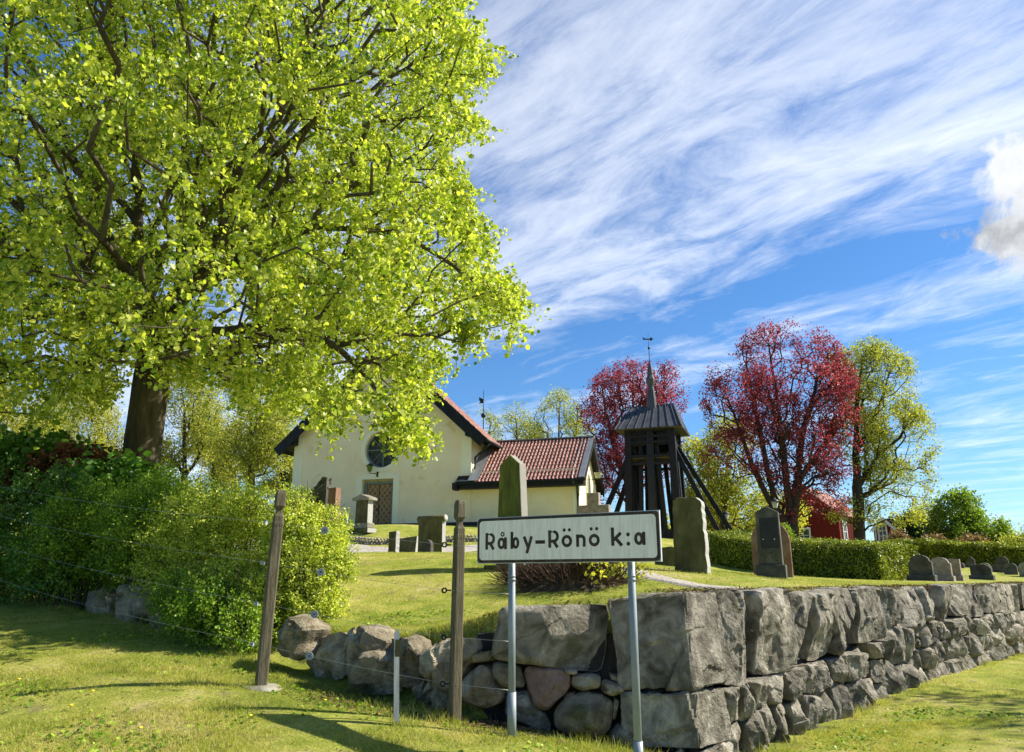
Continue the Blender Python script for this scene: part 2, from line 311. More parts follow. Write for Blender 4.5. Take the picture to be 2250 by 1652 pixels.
Z_IN = rbf([(1.0, 8.1, 1.42), (-.2, 8.2, 1.25), (-1.2, 8.9, 1.02), (-2.6, 10.2, 1.15), (-5, 12.5, 1.6), (-7, 16, 1.95), (-10.5, 17.5, 1.8), (.7, 11.5, 1.46), (.04, 13, 1.76), (3.24, 14, 1.72), (-2.3, 13, 1.75),
            onw(5)+(1.46,), onw(9)+(1.46,), onw(14)+(1.47,), onw(22)+(1.48,), onw(40)+(1.5,), (4.97, 15, 1.62), (-6, 33, 3.6), (3, 31.5, 3.5), (-4.4, 22, 2.22), (-5.1, 27, 2.72), (-5.3, 28, 3.15), (-2, 27, 2.85),
            (6.5, 36, 3.47), (10, 36, 3.47), (7.06, 28, 2.1), (10.98, 23.5, 1.55), (11.6, 21.2, 1.53), (13.17, 26, 1.62), (16, 28, 1.66), (21, 31, 1.72), (22.7, 35, 1.86), (24, 60, 3.0), (-15, 40, 3.8), (40, 60, 2.2), (20, 50, 2.6), (0, 60, 3.8), (-40, 60, 3.8), (60, 90, 1.8), (-20, 30, 2.9)])
def seg_sd(x, y):
    """distance to the wall line, positive on the churchyard side"""
    x = np.asarray(x, float); y = np.asarray(y, float); best = np.full(x.shape, 1e9)
    for (x0, y0), (x1, y1) in zip(WALL[:-1], WALL[1:]):
        dx, dy = x1-x0, y1-y0; k = np.clip(((x-x0)*dx+(y-y0)*dy)/(dx*dx+dy*dy), 0, 1)
        best = np.minimum(best, np.hypot(x-x0-k*dx, y-y0-k*dy))
    poly = WALL+[(-60, 400), (200, 400)]; ins = np.zeros(x.shape, bool); n = len(poly)
    for i in range(n):
        (x0, y0), (x1, y1) = poly[i], poly[(i+1) % n]
        if y0 == y1: continue
        ins ^= ((y0 > y) != (y1 > y)) & (x < (x1-x0)*(y-y0)/(y1-y0)+x0)
    return np.where(ins, best, -best)
def ground(x, y):
    x = np.asarray(x, float); y = np.asarray(y, float)
    sd = seg_sd(x, y); wd = np.where(x < -.3, .5, .16); st = np.where(x < -.3, -.02, .2)
    k = np.clip((sd-st)/wd, 0, 1); k = k*k*(3-2*k)
    zo, zi = Z_OUT(x, y), Z_IN(x, y)
    far = np.clip((np.hypot(x, y-20)-80)/120, 0, 1); far = far*far*(3-2*far)
    zz = zo+(zi-zo)*k
    return zz*(1-far)+1.0*far
def gz(x, y): return float(ground(np.array([x]), np.array([y]))[0])
def axis(a, b, fine0, fine1, st, gr):
    c = list(np.arange(fine0, fine1, st)); s = st; v = c[-1]
    while v < b: s *= gr; v += s; c.append(v)
    s = st; v = c[0]
    while v > a: s *= gr; v -= s; c.insert(0, v)
    return np.array(c)
xs = axis(-900, 900, -9, 9, .11, 1.045); ys = axis(-60, 1200, 3, 31, .13, 1.04)
gx, gy = np.meshgrid(xs, ys); gzv = ground(gx, gy)
mic = np.array([noise.fractal(Vector((a*.9, b*.9, 0)), 1., 2., 3) for a, b in zip(gx.ravel(), gy.ravel())]).reshape(gx.shape)
gzv = gzv+mic*.025*np.clip(1-(np.hypot(gx, gy)-30)/60, 0, 1)
nx, ny = len(xs), len(ys); idx = np.arange(nx*ny).reshape(ny, nx)
Fq = np.stack([idx[:-1, :-1], idx[:-1, 1:], idx[1:, 1:], idx[1:, :-1]], -1).reshape(-1, 4)
tag(link('ground', np_mesh('ground', np.stack([gx, gy, gzv], -1).reshape(-1, 3), Fq, M['lawn'], smooth=True)), kind='structure')
def strip(name, path, wid, m, lift=.012, step=.25, rag=.12, kind='structure', clampf=None):
    """a ragged-edged sheet draped over the ground"""
    pts = []; 
    for (x0, y0, w0), (x1, y1, w1) in zip([p+(q,) for p, q in zip(path, wid)][:-1], [p+(q,) for p, q in zip(path, wid)][1:]):
        L = hypot(x1-x0, y1-y0); k = max(2, int(L/step))
        for i in range(k): f = i/k; pts.append((x0+(x1-x0)*f, y0+(y1-y0)*f, w0+(w1-w0)*f))
    V = []; nc = 9
    for i, (x, y, wv) in enumerate(pts):
        a, b = pts[max(0, i-1)], pts[min(len(pts)-1, i+1)]; d = Vector((b[0]-a[0], b[1]-a[1])).normalized(); nn = (-d.y, d.x)
        l = wv/2*(1+rag*2*noise.noise(Vector((i*.35, 1, 2)))); r = wv/2*(1+rag*2*noise.noise(Vector((i*.35, 7, 2))))
        for j in range(nc):
            f = -l+(l+r)*j/(nc-1); xx, yy = x+nn[0]*f, y+nn[1]*f
            V.append((xx, yy, gz(xx, yy)+lift-(.05 if j in (0, nc-1) else 0)+.018*noise.fractal(Vector((xx*.9, yy*.9, 0)), 1., 2., 3)))
    F = [(i*nc+j, i*nc+j+1, (i+1)*nc+j+1, (i+1)*nc+j) for i in range(len(pts)-1) for j in range(nc-1)]
    return tag(link(name, np_mesh(name, V, F, m, smooth=True)), kind=kind)
def pg(u, v, y0=5, y1=60):
    """ground point seen at photo position (marching the ray)"""
    r = ray(u, v); Ys = np.linspace(y0, y1, 900); xx = r[0]/r[1]*Ys; zz = EYE+r[2]/r[1]*Ys; g_ = ground(xx, Ys); k = np.argmax(zz < g_+.001)
    return (float(xx[k]), float(Ys[k])) if zz[k] < g_[k]+.001 else (float(xx[-1]), float(Ys[-1]))
strip('gravel_path', [(-12, 25.5), (-8, 24.2), (-4.6, 22.8), (-1.5, 20.2), (.3, 16.5), (1.9, 13.4), (2.7, 11.4), (3.5, 10.4)], [1.5, 1.5, 1.3, 1.0, .7, .5, .4, .3], M['gravel'], .03)
strip('gravel_apron', [(-14, 28.2), (-8, 26.3), (-2.5, 25.2), (0, 25.6)], [3.0, 3.0, 2.4, .9], M['gravel'], .035)
strip('dirt_road', [tuple(C0+DR*k+NR*4.2) for k in (-40, -20, -6, 0, 6, 14, 30, 60, 90)], [5.3]*9, M['dirt'], .012, step=.4, rag=.05)
# ------------------------------------------------------------------ stones
def poly_R(poly, c, th):
    n = len(poly); dx, dy = cos(th), sin(th); best = 0
    for i in range(n):
        ax, ay = poly[i][0]-c[0], poly[i][1]-c[1]; bx, by = poly[(i+1) % n][0]-c[0], poly[(i+1) % n][1]-c[1]
        ex, ey = bx-ax, by-ay; den = dx*ey-dy*ex
        if abs(den) < 1e-9: continue
        r = (ax*ey-ay*ex)/den; k = (ax*dy-ay*dx)/den
        if r > 0 and -1e-6 <= k <= 1+1e-6: best = max(best, r)
    return best
def chaikin(p, q=.2):
    o = []
    for i in range(len(p)):
        a, b = p[i], p[(i+1) % len(p)]; o += [(a[0]+(b[0]-a[0])*q, a[1]+(b[1]-a[1])*q), (a[0]+(b[0]-a[0])*(1-q), a[1]+(b[1]-a[1])*(1-q))]
    return o
def crack(p, s, amp, seed):
    q = p*s+Vector((seed*1.7, seed*.3, 0)); f = noise.voronoi(q)[1][0]; d = noise.noise_vector(f*7.3)
    return (q-f).dot(d)*amp+noise.noise(f*5.1)*amp*.5
def stone_mesh(poly, o, ex, ez, nrm, mat_, front=.1, back=.4, rnd=3., rough=.03, facets=4, n=14, m=44, seed=0, smooth_corner=.16, base=None, gap=.0, flat=1.):
    rs = random.Random(seed); poly = chaikin(poly, smooth_corner)
    A = sum(poly[i][0]*poly[(i+1) % len(poly)][1]-poly[(i+1) % len(poly)][0]*poly[i][1] for i in range(len(poly)))/2
    cx = sum((poly[i][0]+poly[(i+1) % len(poly)][0])*(poly[i][0]*poly[(i+1) % len(poly)][1]-poly[(i+1) % len(poly)][0]*poly[i][1]) for i in range(len(poly)))/(6*A)
    cy = sum((poly[i][1]+poly[(i+1) % len(poly)][1])*(poly[i][0]*poly[(i+1) % len(poly)][1]-poly[(i+1) % len(poly)][0]*poly[i][1]) for i in range(len(poly)))/(6*A)
    size = sqrt(abs(A)); o, ex, ez, nrm = map(Vector, (o, ex, ez, nrm))
    Rr = [max(.02, poly_R(poly, (cx, cy), 2*pi*j/m)-gap) for j in range(m)]
    Rr = [Rr[j]*(1+.05*noise.noise(Vector((cos(2*pi*j/m)*2.2, sin(2*pi*j/m)*2.2, seed*3.1)))) for j in range(m)]
    fac = [(rs.uniform(-1, 1)*.6, rs.uniform(-1, 1)*.6, rs.uniform(.02, .12)*size) for _ in range(facets)]
    V = []
    def surf(a, b, t):
        h = front*(1-t**rnd)
        for fa, fb, fc in fac: h = min(h, front+fc-(abs(fa*a+fb*b)*1.0 if False else (fa*a+fb*b))-.35*size*.3)
        p3 = o+ex*(cx+a)+ez*(cy+b)
        nz = noise.fractal(p3*(2.2/max(.3, size))+Vector((seed, 0, 0)), .9, 2.1, 5)*rough*1.2
        nz += noise.fractal(Vector((p3.x*9, p3.y*9, p3.z*4))+Vector((seed*2, 0, 0)), .7, 2.1, 4)*rough*.55
        nz = nz*.55+crack(p3, 3.2, rough*1.9, seed)+crack(Vector((p3.x, p3.y, p3.z*.6)), 10., rough*.55, seed+3)
        return p3+nrm*(h*flat+nz*(1 if t < .97 else .5))
    V.append(surf(0, 0, 0))
    for i in range(1, n+1):
        t_ = (i/n)**.85
        for j in range(m):
            th = 2*pi*j/m; a, b = Rr[j]*cos(th)*t_, Rr[j]*sin(th)*t_; V.append(surf(a, b, t_))
    for q in range(1, 5):
        for j in range(m):
            th = 2*pi*j/m; k = 1-.015*q*q; r = Rr[j]*k
            p3 = o+ex*(cx+r*cos(th))+ez*(cy+r*sin(th))-nrm*(back*q/4)
            p3 += (ex*cos(th)+ez*sin(th))*noise.fractal(p3*6, .8, 2.1, 3)*rough*.8
            V.append(p3)
    F3 = [(0, 1+j, 1+(j+1) % m) for j in range(m)]; F = []
    for i in range(n+3):
        for j in range(m): F.append((1+i*m+j, 1+(i+1)*m+j, 1+(i+1)*m+(j+1) % m, 1+i*m+(j+1) % m))
    me = bpy.data.meshes.new('stone'); L = Vector(base or (0, 0, 0))
    me.from_pydata([p-L for p in V], [], F3+F+[tuple(1+(n+3)*m+j for j in range(m))][::1]); me.materials.append(mat_)
    for p in me.polygons: p.use_smooth = True
    me.update(); bm = bmesh.new(); bm.from_mesh(me); bmesh.ops.recalc_face_normals(bm, faces=bm.faces); bm.to_mesh(me); bm.free()
    for p in me.polygons: p.use_smooth = True
    try: me.set_sharp_from_angle(angle=R(24))
    except Exception: pass
    return me
def block_mesh(c8, mat_, base, rough=.02, n=16, seed=0, curve=.02):
    """rough-hewn block from 8 corners: bottom (fl,fr,br,bl) then top; each face an n x n grid sharing edge points"""
    c = [Vector(p) for p in c8]; cen = sum(c, Vector())/8; bm = bmesh.new(); vd = {}
    def pt(i, j, k):
        u, v, w_ = i/n, j/n, k/n
        b = (c[0]*(1-u)+c[1]*u)*(1-v)+(c[3]*(1-u)+c[2]*u)*v; tp = (c[4]*(1-u)+c[5]*u)*(1-v)+(c[7]*(1-u)+c[6]*u)*v
        return b*(1-w_)+tp*w_
    def vert(i, j, k):
        if (i, j, k) in vd: return vd[i, j, k]
        p = pt(i, j, k); e = sum(1 for q in (i, j, k) if q in (0, n))
        nd = Vector(); 
        for q, ax in ((i, 0), (j, 1), (k, 2)):
            if q in (0, n):
                d = [(c[1]-c[0]), (c[3]-c[0]), (c[4]-c[0])][ax].normalized(); nd += d*(-1 if q == 0 else 1)
        nd.normalize()
        h = noise.fractal(p*1.7+Vector((seed*5, 0, 0)), .9, 2., 5)*rough*1.8+noise.fractal(Vector((p.x*8, p.y*8, p.z*4)), .7, 2.1, 4)*rough*.9
        h = h*.6+crack(p, 2.6, rough*1.8, seed)+crack(Vector((p.x, p.y, p.z*.6)), 9., rough*.6, seed+3)
        p = p+nd*h-(nd*curve if e > 1 else Vector())
        vd[i, j, k] = bm.verts.new(p-Vector(base)); return vd[i, j, k]
    for a in range(n):
        for b in range(n):
            for f in ([(a, 0, b), (a+1, 0, b), (a+1, 0, b+1), (a, 0, b+1)], [(a, n, b), (a, n, b+1), (a+1, n, b+1), (a+1, n, b)],
                      [(0, a, b), (0, a, b+1), (0, a+1, b+1), (0, a+1, b)], [(n, a, b), (n, a+1, b), (n, a+1, b+1), (n, a, b+1)],
                      [(a, b, 0), (a, b+1, 0), (a+1, b+1, 0), (a+1, b, 0)], [(a, b, n), (a+1, b, n), (a+1, b+1, n), (a, b+1, n)]):
                bm.faces.new([vert(*q) for q in f])
    bmesh.ops.recalc_face_normals(bm, faces=bm.faces)
    me = bpy.data.meshes.new('block'); bm.to_mesh(me); bm.free(); me.materials.append(mat_)
    for p in me.polygons: p.use_smooth = True
    try: me.set_sharp_from_angle(angle=R(24))
    except Exception: pass
    return me
def wall_Y(u, v):
    """where the ray meets the vertical surface over the front wall line -> world point"""
    r = ray(u, v); k = r[0]/r[1]; best = None; L = [tuple(C0)]+LEFT
    for (x0, y0), (x1, y1) in zip(L[:-1], L[1:]):
        den = (x1-x0)-k*(y1-y0); s = (k*y0-x0)/den
        if -.001 <= s <= 1.001: best = y0+(y1-y0)*s; d = (x1-x0, y1-y0); break
    if best is None: best = 7.5; d = (-1, .05)
    l = hypot(*d); return P(u, v, best), (-d[0]/l, -d[1]/l)
def photo_stone(px, mat_, push=.0, **kw):
    """stone whose face outline stands on the wall line; returns (mesh, base)"""
    cu, cv_ = sum(p[0] for p in px)/len(px), sum(p[1] for p in px)/len(px)
    c, d = wall_Y(cu, cv_); ex = Vector((d[0], d[1], 0)); nrm = Vector((d[1], -d[0], 0)); o = c+nrm*push
    poly = []
    for u, v in px:
        r = Vector(ray(u, v)); E = Vector((0, 0, EYE)); k = (o-E).dot(nrm)/r.dot(nrm); q = E+r*k-o; poly.append((q.dot(ex), q.z))
    if sum(poly[i][0]*poly[(i+1) % len(poly)][1]-poly[(i+1) % len(poly)][0]*poly[i][1] for i in range(len(poly))) < 0: poly = poly[::-1]
    sink = kw.pop('sink', 0)
    if sink: ml, mh = min(q[1] for q in poly), max(q[1] for q in poly); poly = [(a, b-sink*max(0, 1-(b-ml)/(.55*(mh-ml)))) for a, b in poly]
    zb = o.z+min(q[1] for q in poly); base = kw.pop('base', None) or (o.x, o.y, zb)
    return stone_mesh(poly, o, ex, (0, 0, 1), nrm, mat_, base=base, **kw), base
z7 = lambda L: [(604+.3906*x, 1208.5+.3906*y) for x, y in L]
z6 = lambda L: [(1318+.414*x, 1208.5+.414*y) for x, y in L]
zf1 = lambda L: [(.435*x, 933.8+.435*y) for x, y in L]
wb = (1.62, 7.5, 0.)
wall = thing('stone_wall', 'grey dry stone churchyard wall with big hewn top blocks along the road side', 'stone wall', wb)
# core behind the stones
mb = MB()
def wedge(a, b, z0, z1, d0, d1):
    a, b = Vector((a[0], a[1], 0)), Vector((b[0], b[1], 0)); d = (b-a).normalized(); nn = Vector((-d.y, d.x, 0))
    mb.add([p+nn*k+Vector((0, 0, z)) for z in (z0, z1) for p, k in ((a, d0), (b, d0), (b, d1), (a, d1))], [(3, 2, 1, 0), (4, 5, 6, 7), (0, 1, 5, 4), (1, 2, 6, 5), (2, 3, 7, 6), (3, 0, 4, 7)])
wedge(C0+DR*.3, C0+DR*60, -.2, 1.33, .17, .5)
wedge((-.35, 7.68), (1.5, 7.52), -.2, 1.08, .14, .45)
mb.build('core', M['core'], wall, local=False)
def wpart(me): return link('stone', me, wall)
def rp(s, z, d=0.): q = C0+DR*s+NR*d; return Vector((q[0], q[1], z))
# corner blocks
LE = Vector((C0[0]-(-.2), C0[1]-7.65, 0)).normalized()   # along the front face towards the corner
def cblock(l, r_, z0, z1, bat0, bat1, seed, rough=.022, dz=0.):
    n_ = Vector((LE.y, -LE.x, 0)); C3 = Vector((C0[0], C0[1], 0)); D3 = Vector((DR[0], DR[1], 0)); N3 = Vector((NR[0], NR[1], 0))
    def q(k, z, bt): return C3+(N3+n_)*bt*.6-LE*k+Vector((0, 0, z))
    fl0, fr0 = q(l*.96, z0, bat0), q(0, z0, bat0); br0 = C3+D3*r_*.93+N3*bat0*.9+Vector((0, 0, z0)); bl0 = br0-LE*l-N3*.1
    fl1, fr1 = q(l, z1-dz, bat1), q(0, z1, bat1); br1 = C3+D3*r_+N3*bat1*.9+Vector((0, 0, z1)); bl1 = br1-LE*l-N3*.1
    return block_mesh([fl0, fr0, br0, bl0, fl1, fr1, br1, bl1], M['stone'], wb, rough, 44, seed, .012)
wpart(cblock(.72, .60, .63, 1.475, .09, .02, 3, dz=.06))
wpart(cblock(.70, .52, .14, .60, .13, .11, 5, .03, .0))
wpart(cblock(.55, .5, -.25, .12, .17, .15, 8, .035, .03))
fs = [  # outline, material, depth in front, options
    ([(1255, 335), (1305, 312), (1868, 306), (1888, 370), (1845, 702), (1340, 632), (1218, 612)], 'stone', .02, dict(front=.1, rnd=9, facets=2, rough=.014, n=18, m=64, back=.55, smooth_corner=.08)),
    ([(1095, 580), (1215, 565), (1220, 620), (1100, 640)], 'boulder', .0, dict(front=.08)),
    ([(1150, 645), (1200, 660), (1222, 760), (1275, 800), (1250, 870), (1170, 895), (1070, 860), (1035, 780), (1080, 700)], 'boulder', .02, dict(front=.2, rnd=2.4)),
    ([(1235, 628), (1380, 650), (1415, 770), (1280, 775), (1208, 700)], 'boulder', 0, dict(front=.12)),
    ([(1395, 658), (1600, 662), (1668, 690), (1660, 780), (1530, 910), (1460, 890), (1420, 770)], 'redstone', .0, dict(front=.14, rnd=4, facets=3)),
    ([(1668, 705), (1770, 692), (1832, 704), (1838, 775), (1720, 797), (1668, 760)], 'boulder', 0, dict(front=.12)),
    ([(1625, 665), (1705, 672), (1700, 700), (1640, 702)], 'boulder', 0, dict(front=.08)),
    ([(1838, 728), (1980, 760), (1975, 800), (1900, 826), (1838, 800)], 'boulder', 0, dict(front=.12)),
    ([(1300, 800), (1430, 786), (1455, 850), (1520, 920), (1565, 1010), (1500, 1025), (1380, 975), (1290, 930)], 'stone', -.04, dict(front=.14)),
    ([(1640, 830), (1750, 796), (1860, 820), (1907, 860), (1892, 1000), (1830, 1058), (1650, 1048), (1570, 990), (1563, 920), (1595, 870)], 'boulder', .04, dict(front=.24, rnd=2.2, rough=.018, facets=2, n=18, m=56)),
    ([(1905, 832), (1942, 842), (1922, 950), (1892, 962)], 'boulder', 0, dict(front=.06)),
    ([(1925, 975), (1995, 985), (2050, 1090), (1960, 1110), (1870, 1055)], 'stone', .02, dict(front=.14)),
    ([(1640, 800), (1700, 795), (1665, 835), (1615, 850)], 'redstone', -.05, dict(front=.06)),
    ([(1880, 690), (2000, 735), (1990, 755), (1890, 735)], 'boulder', -.03, dict(front=.06)),
]
for i, (pl, mt, push, kw) in enumerate(fs):
    kw = dict(dict(back=.4, rnd=3., rough=.022, facets=4, n=12, m=40), **kw)
    me, _ = photo_stone(z7(pl), M[mt], push=push, seed=20+i, base=wb, **kw); wpart(me)
# road face, top course
tops = [.60, 1.42, 2.26, 2.9, 3.5, 4.4, 5.3, 6.2, 7.2, 8.3, 9.3, 10.4, 11.5, 12.7, 14., 15.5, 17.]
bots = [.66, .60, .62, .66, .66, .70, .78, .95, .90, .98, .92, .98, .9, .95, .92, .9, .9]
O3 = (C0[0], C0[1], 0); EX = (DR[0], DR[1], 0); N3_ = (NR[0], NR[1], 0)
rs = random.Random(5)
for i in range(len(tops)-1):
    a, b = tops[i]+.012, tops[i+1]-.012; ta, tb = 1.47+rs.uniform(-.035, .03), 1.47+rs.uniform(-.035, .03); l1, l2 = rs.uniform(-.05, .05), rs.uniform(-.05, .05)
    zb = bots[i+1]
    pl = [(a+max(0, l1), zb+rs.uniform(-.03, .03)), ((a+b)/2, zb-rs.uniform(0, .08)), (b-max(0, l2), zb+rs.uniform(-.02, .05)), (b, ta), ((a+b)/2, (ta+tb)/2+.02), (a, tb)]
    wpart(stone_mesh(pl, O3, EX, (0, 0, 1), N3_, M['stone'], front=.07+rs.uniform(-.02, .05), back=.5, rnd=22, rough=.034, facets=2, n=26, m=76, seed=60+i, smooth_corner=.04, base=wb))
# road face, rubble below: cells of a jittered pattern
def voronoi(seeds, poly):
    out = []
    for i, s in enumerate(seeds):
        c = poly[:]
        for j, q in enumerate(seeds):
            if i == j or abs(q[0]-s[0]) > 2.2: continue
            mx, my = (s[0]+q[0])/2, (s[1]+q[1])/2; nx_, ny_ = q[0]-s[0], q[1]-s[1]; o = []
            for k in range(len(c)):
                a, b = c[k], c[(k+1) % len(c)]; da = (a[0]-mx)*nx_+(a[1]-my)*ny_; db = (b[0]-mx)*nx_+(b[1]-my)*ny_
                if da <= 0: o.append(a)
                if da*db < 0: f = da/(da-db); o.append((a[0]+(b[0]-a[0])*f, a[1]+(b[1]-a[1])*f))
            c = o
            if len(c) < 3: break
        if len(c) >= 3: out.append(c)
    return out
def lowz(s):
    for i in range(len(tops)-1):
        if s < tops[i+1]: return bots[i+1]-.02
    return .9
cells = []
s = .58
sd_ = []
while s < 17:
    zt = lowz(s); rows = 2 if zt < .68 else 3; wv = rs.uniform(.30, .52) if s < 9 else rs.uniform(.4, .62)
    big_ = rs.random() < .22
    if big_: rows -= 1
    for r_ in range(rows): sd_.append((s+wv*.5+rs.uniform(-.1, .1), -.08+(zt+.12)*(r_+.5+rs.uniform(-.16, .16))/rows))
    s += wv*(1.25 if big_ else 1)
edge = [(.5, -.15), (17, -.15)]+[(tops[i+1], bots[i+1]-.02) for i in range(len(tops)-2, -1, -1)]+[(.56, .62)]
def clip_top(c):
    o = []
    for a, b in c: o.append((a, min(b, lowz(a))))
    return o
vc = [clip_top(c) for c in voronoi(sd_, [(.5, -.15), (17, -.15), (17, .95), (.5, .95)])]
vc = [c for c in vc if abs(sum(c[i][0]*c[(i+1) % len(c)][1]-c[(i+1) % len(c)][0]*c[i][1] for i in range(len(c)))/2) > .02]
for i, c in enumerate(vc):
    near = min(q[0] for q in c) < 7
    wpart(stone_mesh(c, O3, EX, (0, 0, 1), N3_, M['stone'], front=.05+rs.uniform(0, .11), back=.38, rnd=rs.choice((6, 9, 14)), rough=.035, facets=5, n=16 if near else 10, m=52 if near else 34, seed=100+i, smooth_corner=.07, base=wb, gap=.012))
print('wall stones', len(wall.children))
# the rest of the wall, beyond the picture's right edge
mb = MB(); q0 = 17.05
far_ = []
while q0 < 60:
    wv = rs.uniform(.8, 1.6); far_.append((q0, q0+wv)); q0 += wv+.02
for a, b in far_:
    for z0, z1 in ((-.1, .45), (.47, .9), (.92, 1.47)):
        c = rp((a+b)/2+rs.uniform(-.1, .1), (z0+z1)/2, -.1); mb.box(c, (b-a, .5, z1-z0-.02), rz=atan2(DR[1], DR[0])+rs.uniform(-.02, .02), bev=.04)
tag(mb.build('far_stone', M['stone'], wall, local=False), kind='stuff')
# ------------------------------------------------------------------ boulders of the bank, left
bank = [
    ([(60, 380), (150, 368), (215, 430), (150, 552), (60, 532), (28, 455)], z7, 'boulder', .25, dict(front=.18), 'mid grey boulder at the foot of the bank just right of the left fence post'),
    ([(160, 250), (215, 245), (330, 350), (290, 388), (180, 384)], z7, 'stone', -.9, dict(front=.2, back=.4), 'wedge-shaped pale boulder high on the bank under the leafy bush'),
    ([(205, 500), (370, 455), (392, 500), (387, 655), (250, 668), (168, 592)], z7, 'boulder', .05, dict(front=.14, rnd=4), 'squarish grey boulder between the round one and the largest bank boulder'),
    ([(388, 470), (420, 428), (432, 480), (402, 565), (384, 545)], z7, 'boulder', 0, dict(front=.05), 'thin upright stone sliver wedged between two boulders of the bank'),
    ([(430, 472), (490, 476), (520, 540), (640, 582), (668, 742), (500, 737), (388, 640), (400, 560)], z7, 'boulder', .06, dict(front=.18, rnd=4, n=16, m=50), 'largest dark grey bank boulder, behind the white stake'),
    ([(470, 420), (550, 430), (622, 500), (602, 542), (540, 546), (490, 482)], z7, 'stone', .03, dict(front=.12), 'pale angular stone lying on top of the largest bank boulder'),
    ([(622, 512), (680, 490), (800, 490), (837, 560), (812, 680), (740, 697), (680, 642), (640, 582)], z7, 'boulder', .04, dict(front=.16), 'brownish boulder right behind the top of the white stake'),
    ([(830, 570), (960, 487), (1130, 492), (1140, 562), (1080, 642), (982, 742), (828, 652)], z7, 'boulder', .05, dict(front=.2, rnd=3.), 'pale-topped boulder behind the middle fence post'),
    ([(850, 740), (980, 736), (987, 832), (818, 842)], z7, 'stone', .1, dict(front=.1), 'low flat grey stone at the foot of the middle fence post'),
    ([(765, 715), (832, 700), (835, 792), (768, 765)], z7, 'boulder', 0, dict(front=.06), 'small dark stone low between the stake and the middle fence post'),
    ([(560, 880), (640, 802), (720, 820), (805, 882), (792, 932), (700, 962), (558, 932)], zf1, 'stone', .2, dict(front=.3, back=.5), 'big blue-grey boulder peeping out under the shady shrubs at far left'),
    ([(470, 840), (540, 818), (562, 870), (550, 920), (458, 902)], zf1, 'stone', .15, dict(front=.2), 'grey boulder leftmost under the shrubs'),
    ([(840, 910), (900, 880), (915, 952), (850, 964)], zf1, 'stone', .15, dict(front=.15), 'small grey boulder tucked under the shrubs right of the big blue-grey one'),
    ([(760, 962), (820, 935), (858, 975), (830, 1004)], zf1, 'stone', .25, dict(front=.15), 'lowest little stone in the shade under the shrubs'),
]
for i, (pl, zf, mt, push, kw, lab) in enumerate(bank):
    kw = dict(dict(back=.3, rnd=9., rough=.055, facets=6, n=14, m=48, smooth_corner=.1, sink=.14), **kw)
    me, b = photo_stone(zf(pl), M['boulder'], push=push, seed=300+i, **kw)
    tag(link('boulder', me, None, b), lab, 'boulder', 'boulders holding the grassy bank')
# ------------------------------------------------------------------ vegetation tools
LEAF6 = np.array([(0, 0, 0), (.48, .28, .10), (.40, .74, .06), (0, 1, -.04), (-.40, .74, .06), (-.48, .28, .10)])
F6 = np.array([(0, 1, 2, 3), (0, 3, 4, 5)])
LEAF4 = np.array([(0, 0, 0), (.36, .5, .09), (0, 1, 0), (-.36, .5, .09)]); F4 = np.array([(0, 1, 2), (0, 2, 3)])
def leaves(name, Cn, size, m, parent, up=.5, shape6=False, var=.3, down=.3, sd=1):
    r = np.random.default_rng(sd); N = len(Cn)
    nrm = r.normal(size=(N, 3)); nrm[:, 2] += up*1.6; nrm /= np.linalg.norm(nrm, axis=1)[:, None]
    a = r.normal(size=(N, 3)); a[:, 2] -= down*1.5; a -= (a*nrm).sum(1)[:, None]*nrm; a /= np.linalg.norm(a, axis=1)[:, None]+1e-9
    b = np.cross(a, nrm); s = size*(1+var*r.uniform(-1, 1, N)); T, Fk = (LEAF6, F6) if shape6 else (LEAF4, F4)
    V = Cn[:, None, :]+s[:, None, None]*(T[None, :, 0, None]*b[:, None]+T[None, :, 1, None]*a[:, None]+T[None, :, 2, None]*nrm[:, None])
    F = (Fk[None]+(np.arange(N)*len(T))[:, None, None]).reshape(-1, Fk.shape[1])
    return link(name, np_mesh(name, V.reshape(-1, 3), F, m, parent.location if parent else (0, 0, 0)), parent)
def grow(pts, nodes, parents, bf=.35, ban=0):
    """joins every crown point to the growing limb tree, nearest first, with a pull towards short paths"""
    pts = np.asarray(pts, float); n0 = len(nodes); n = len(pts); P_ = np.concatenate([np.asarray(nodes, float), pts]); par = list(parents)+[-1]*n
    pl = np.zeros(n0+n)
    for i in range(n0):
        if par[i] >= 0 and i >= ban: pl[i] = pl[par[i]]+np.linalg.norm(P_[i]-P_[par[i]])
    pl[:ban] = 1e3
    d0 = np.linalg.norm(pts[:, None]-P_[None, :n0], axis=2)+bf*pl[None, :n0]; cost = d0.min(1); bp = d0.argmin(1); done = np.zeros(n, bool); order = []
    for _ in range(n):
        c = np.where(done, 1e9, cost); i = int(c.argmin()); done[i] = True; p = bp[i]; par[n0+i] = int(p)
        pl[n0+i] = (pl[p] if pl[p] < 900 else 0.)+np.linalg.norm(P_[n0+i]-P_[p]); order.append(n0+i)
        d = np.linalg.norm(pts-P_[n0+i], axis=1)+bf*pl[n0+i]; u = (d < cost) & ~done; cost[u] = d[u]; bp[u] = n0+i
    cnt = np.ones(n0+n)
    for i in order[::-1]+list(range(n0-1, 0, -1)):
        if par[i] >= 0: cnt[par[i]] += cnt[i]
    return P_, np.array(par), cnt
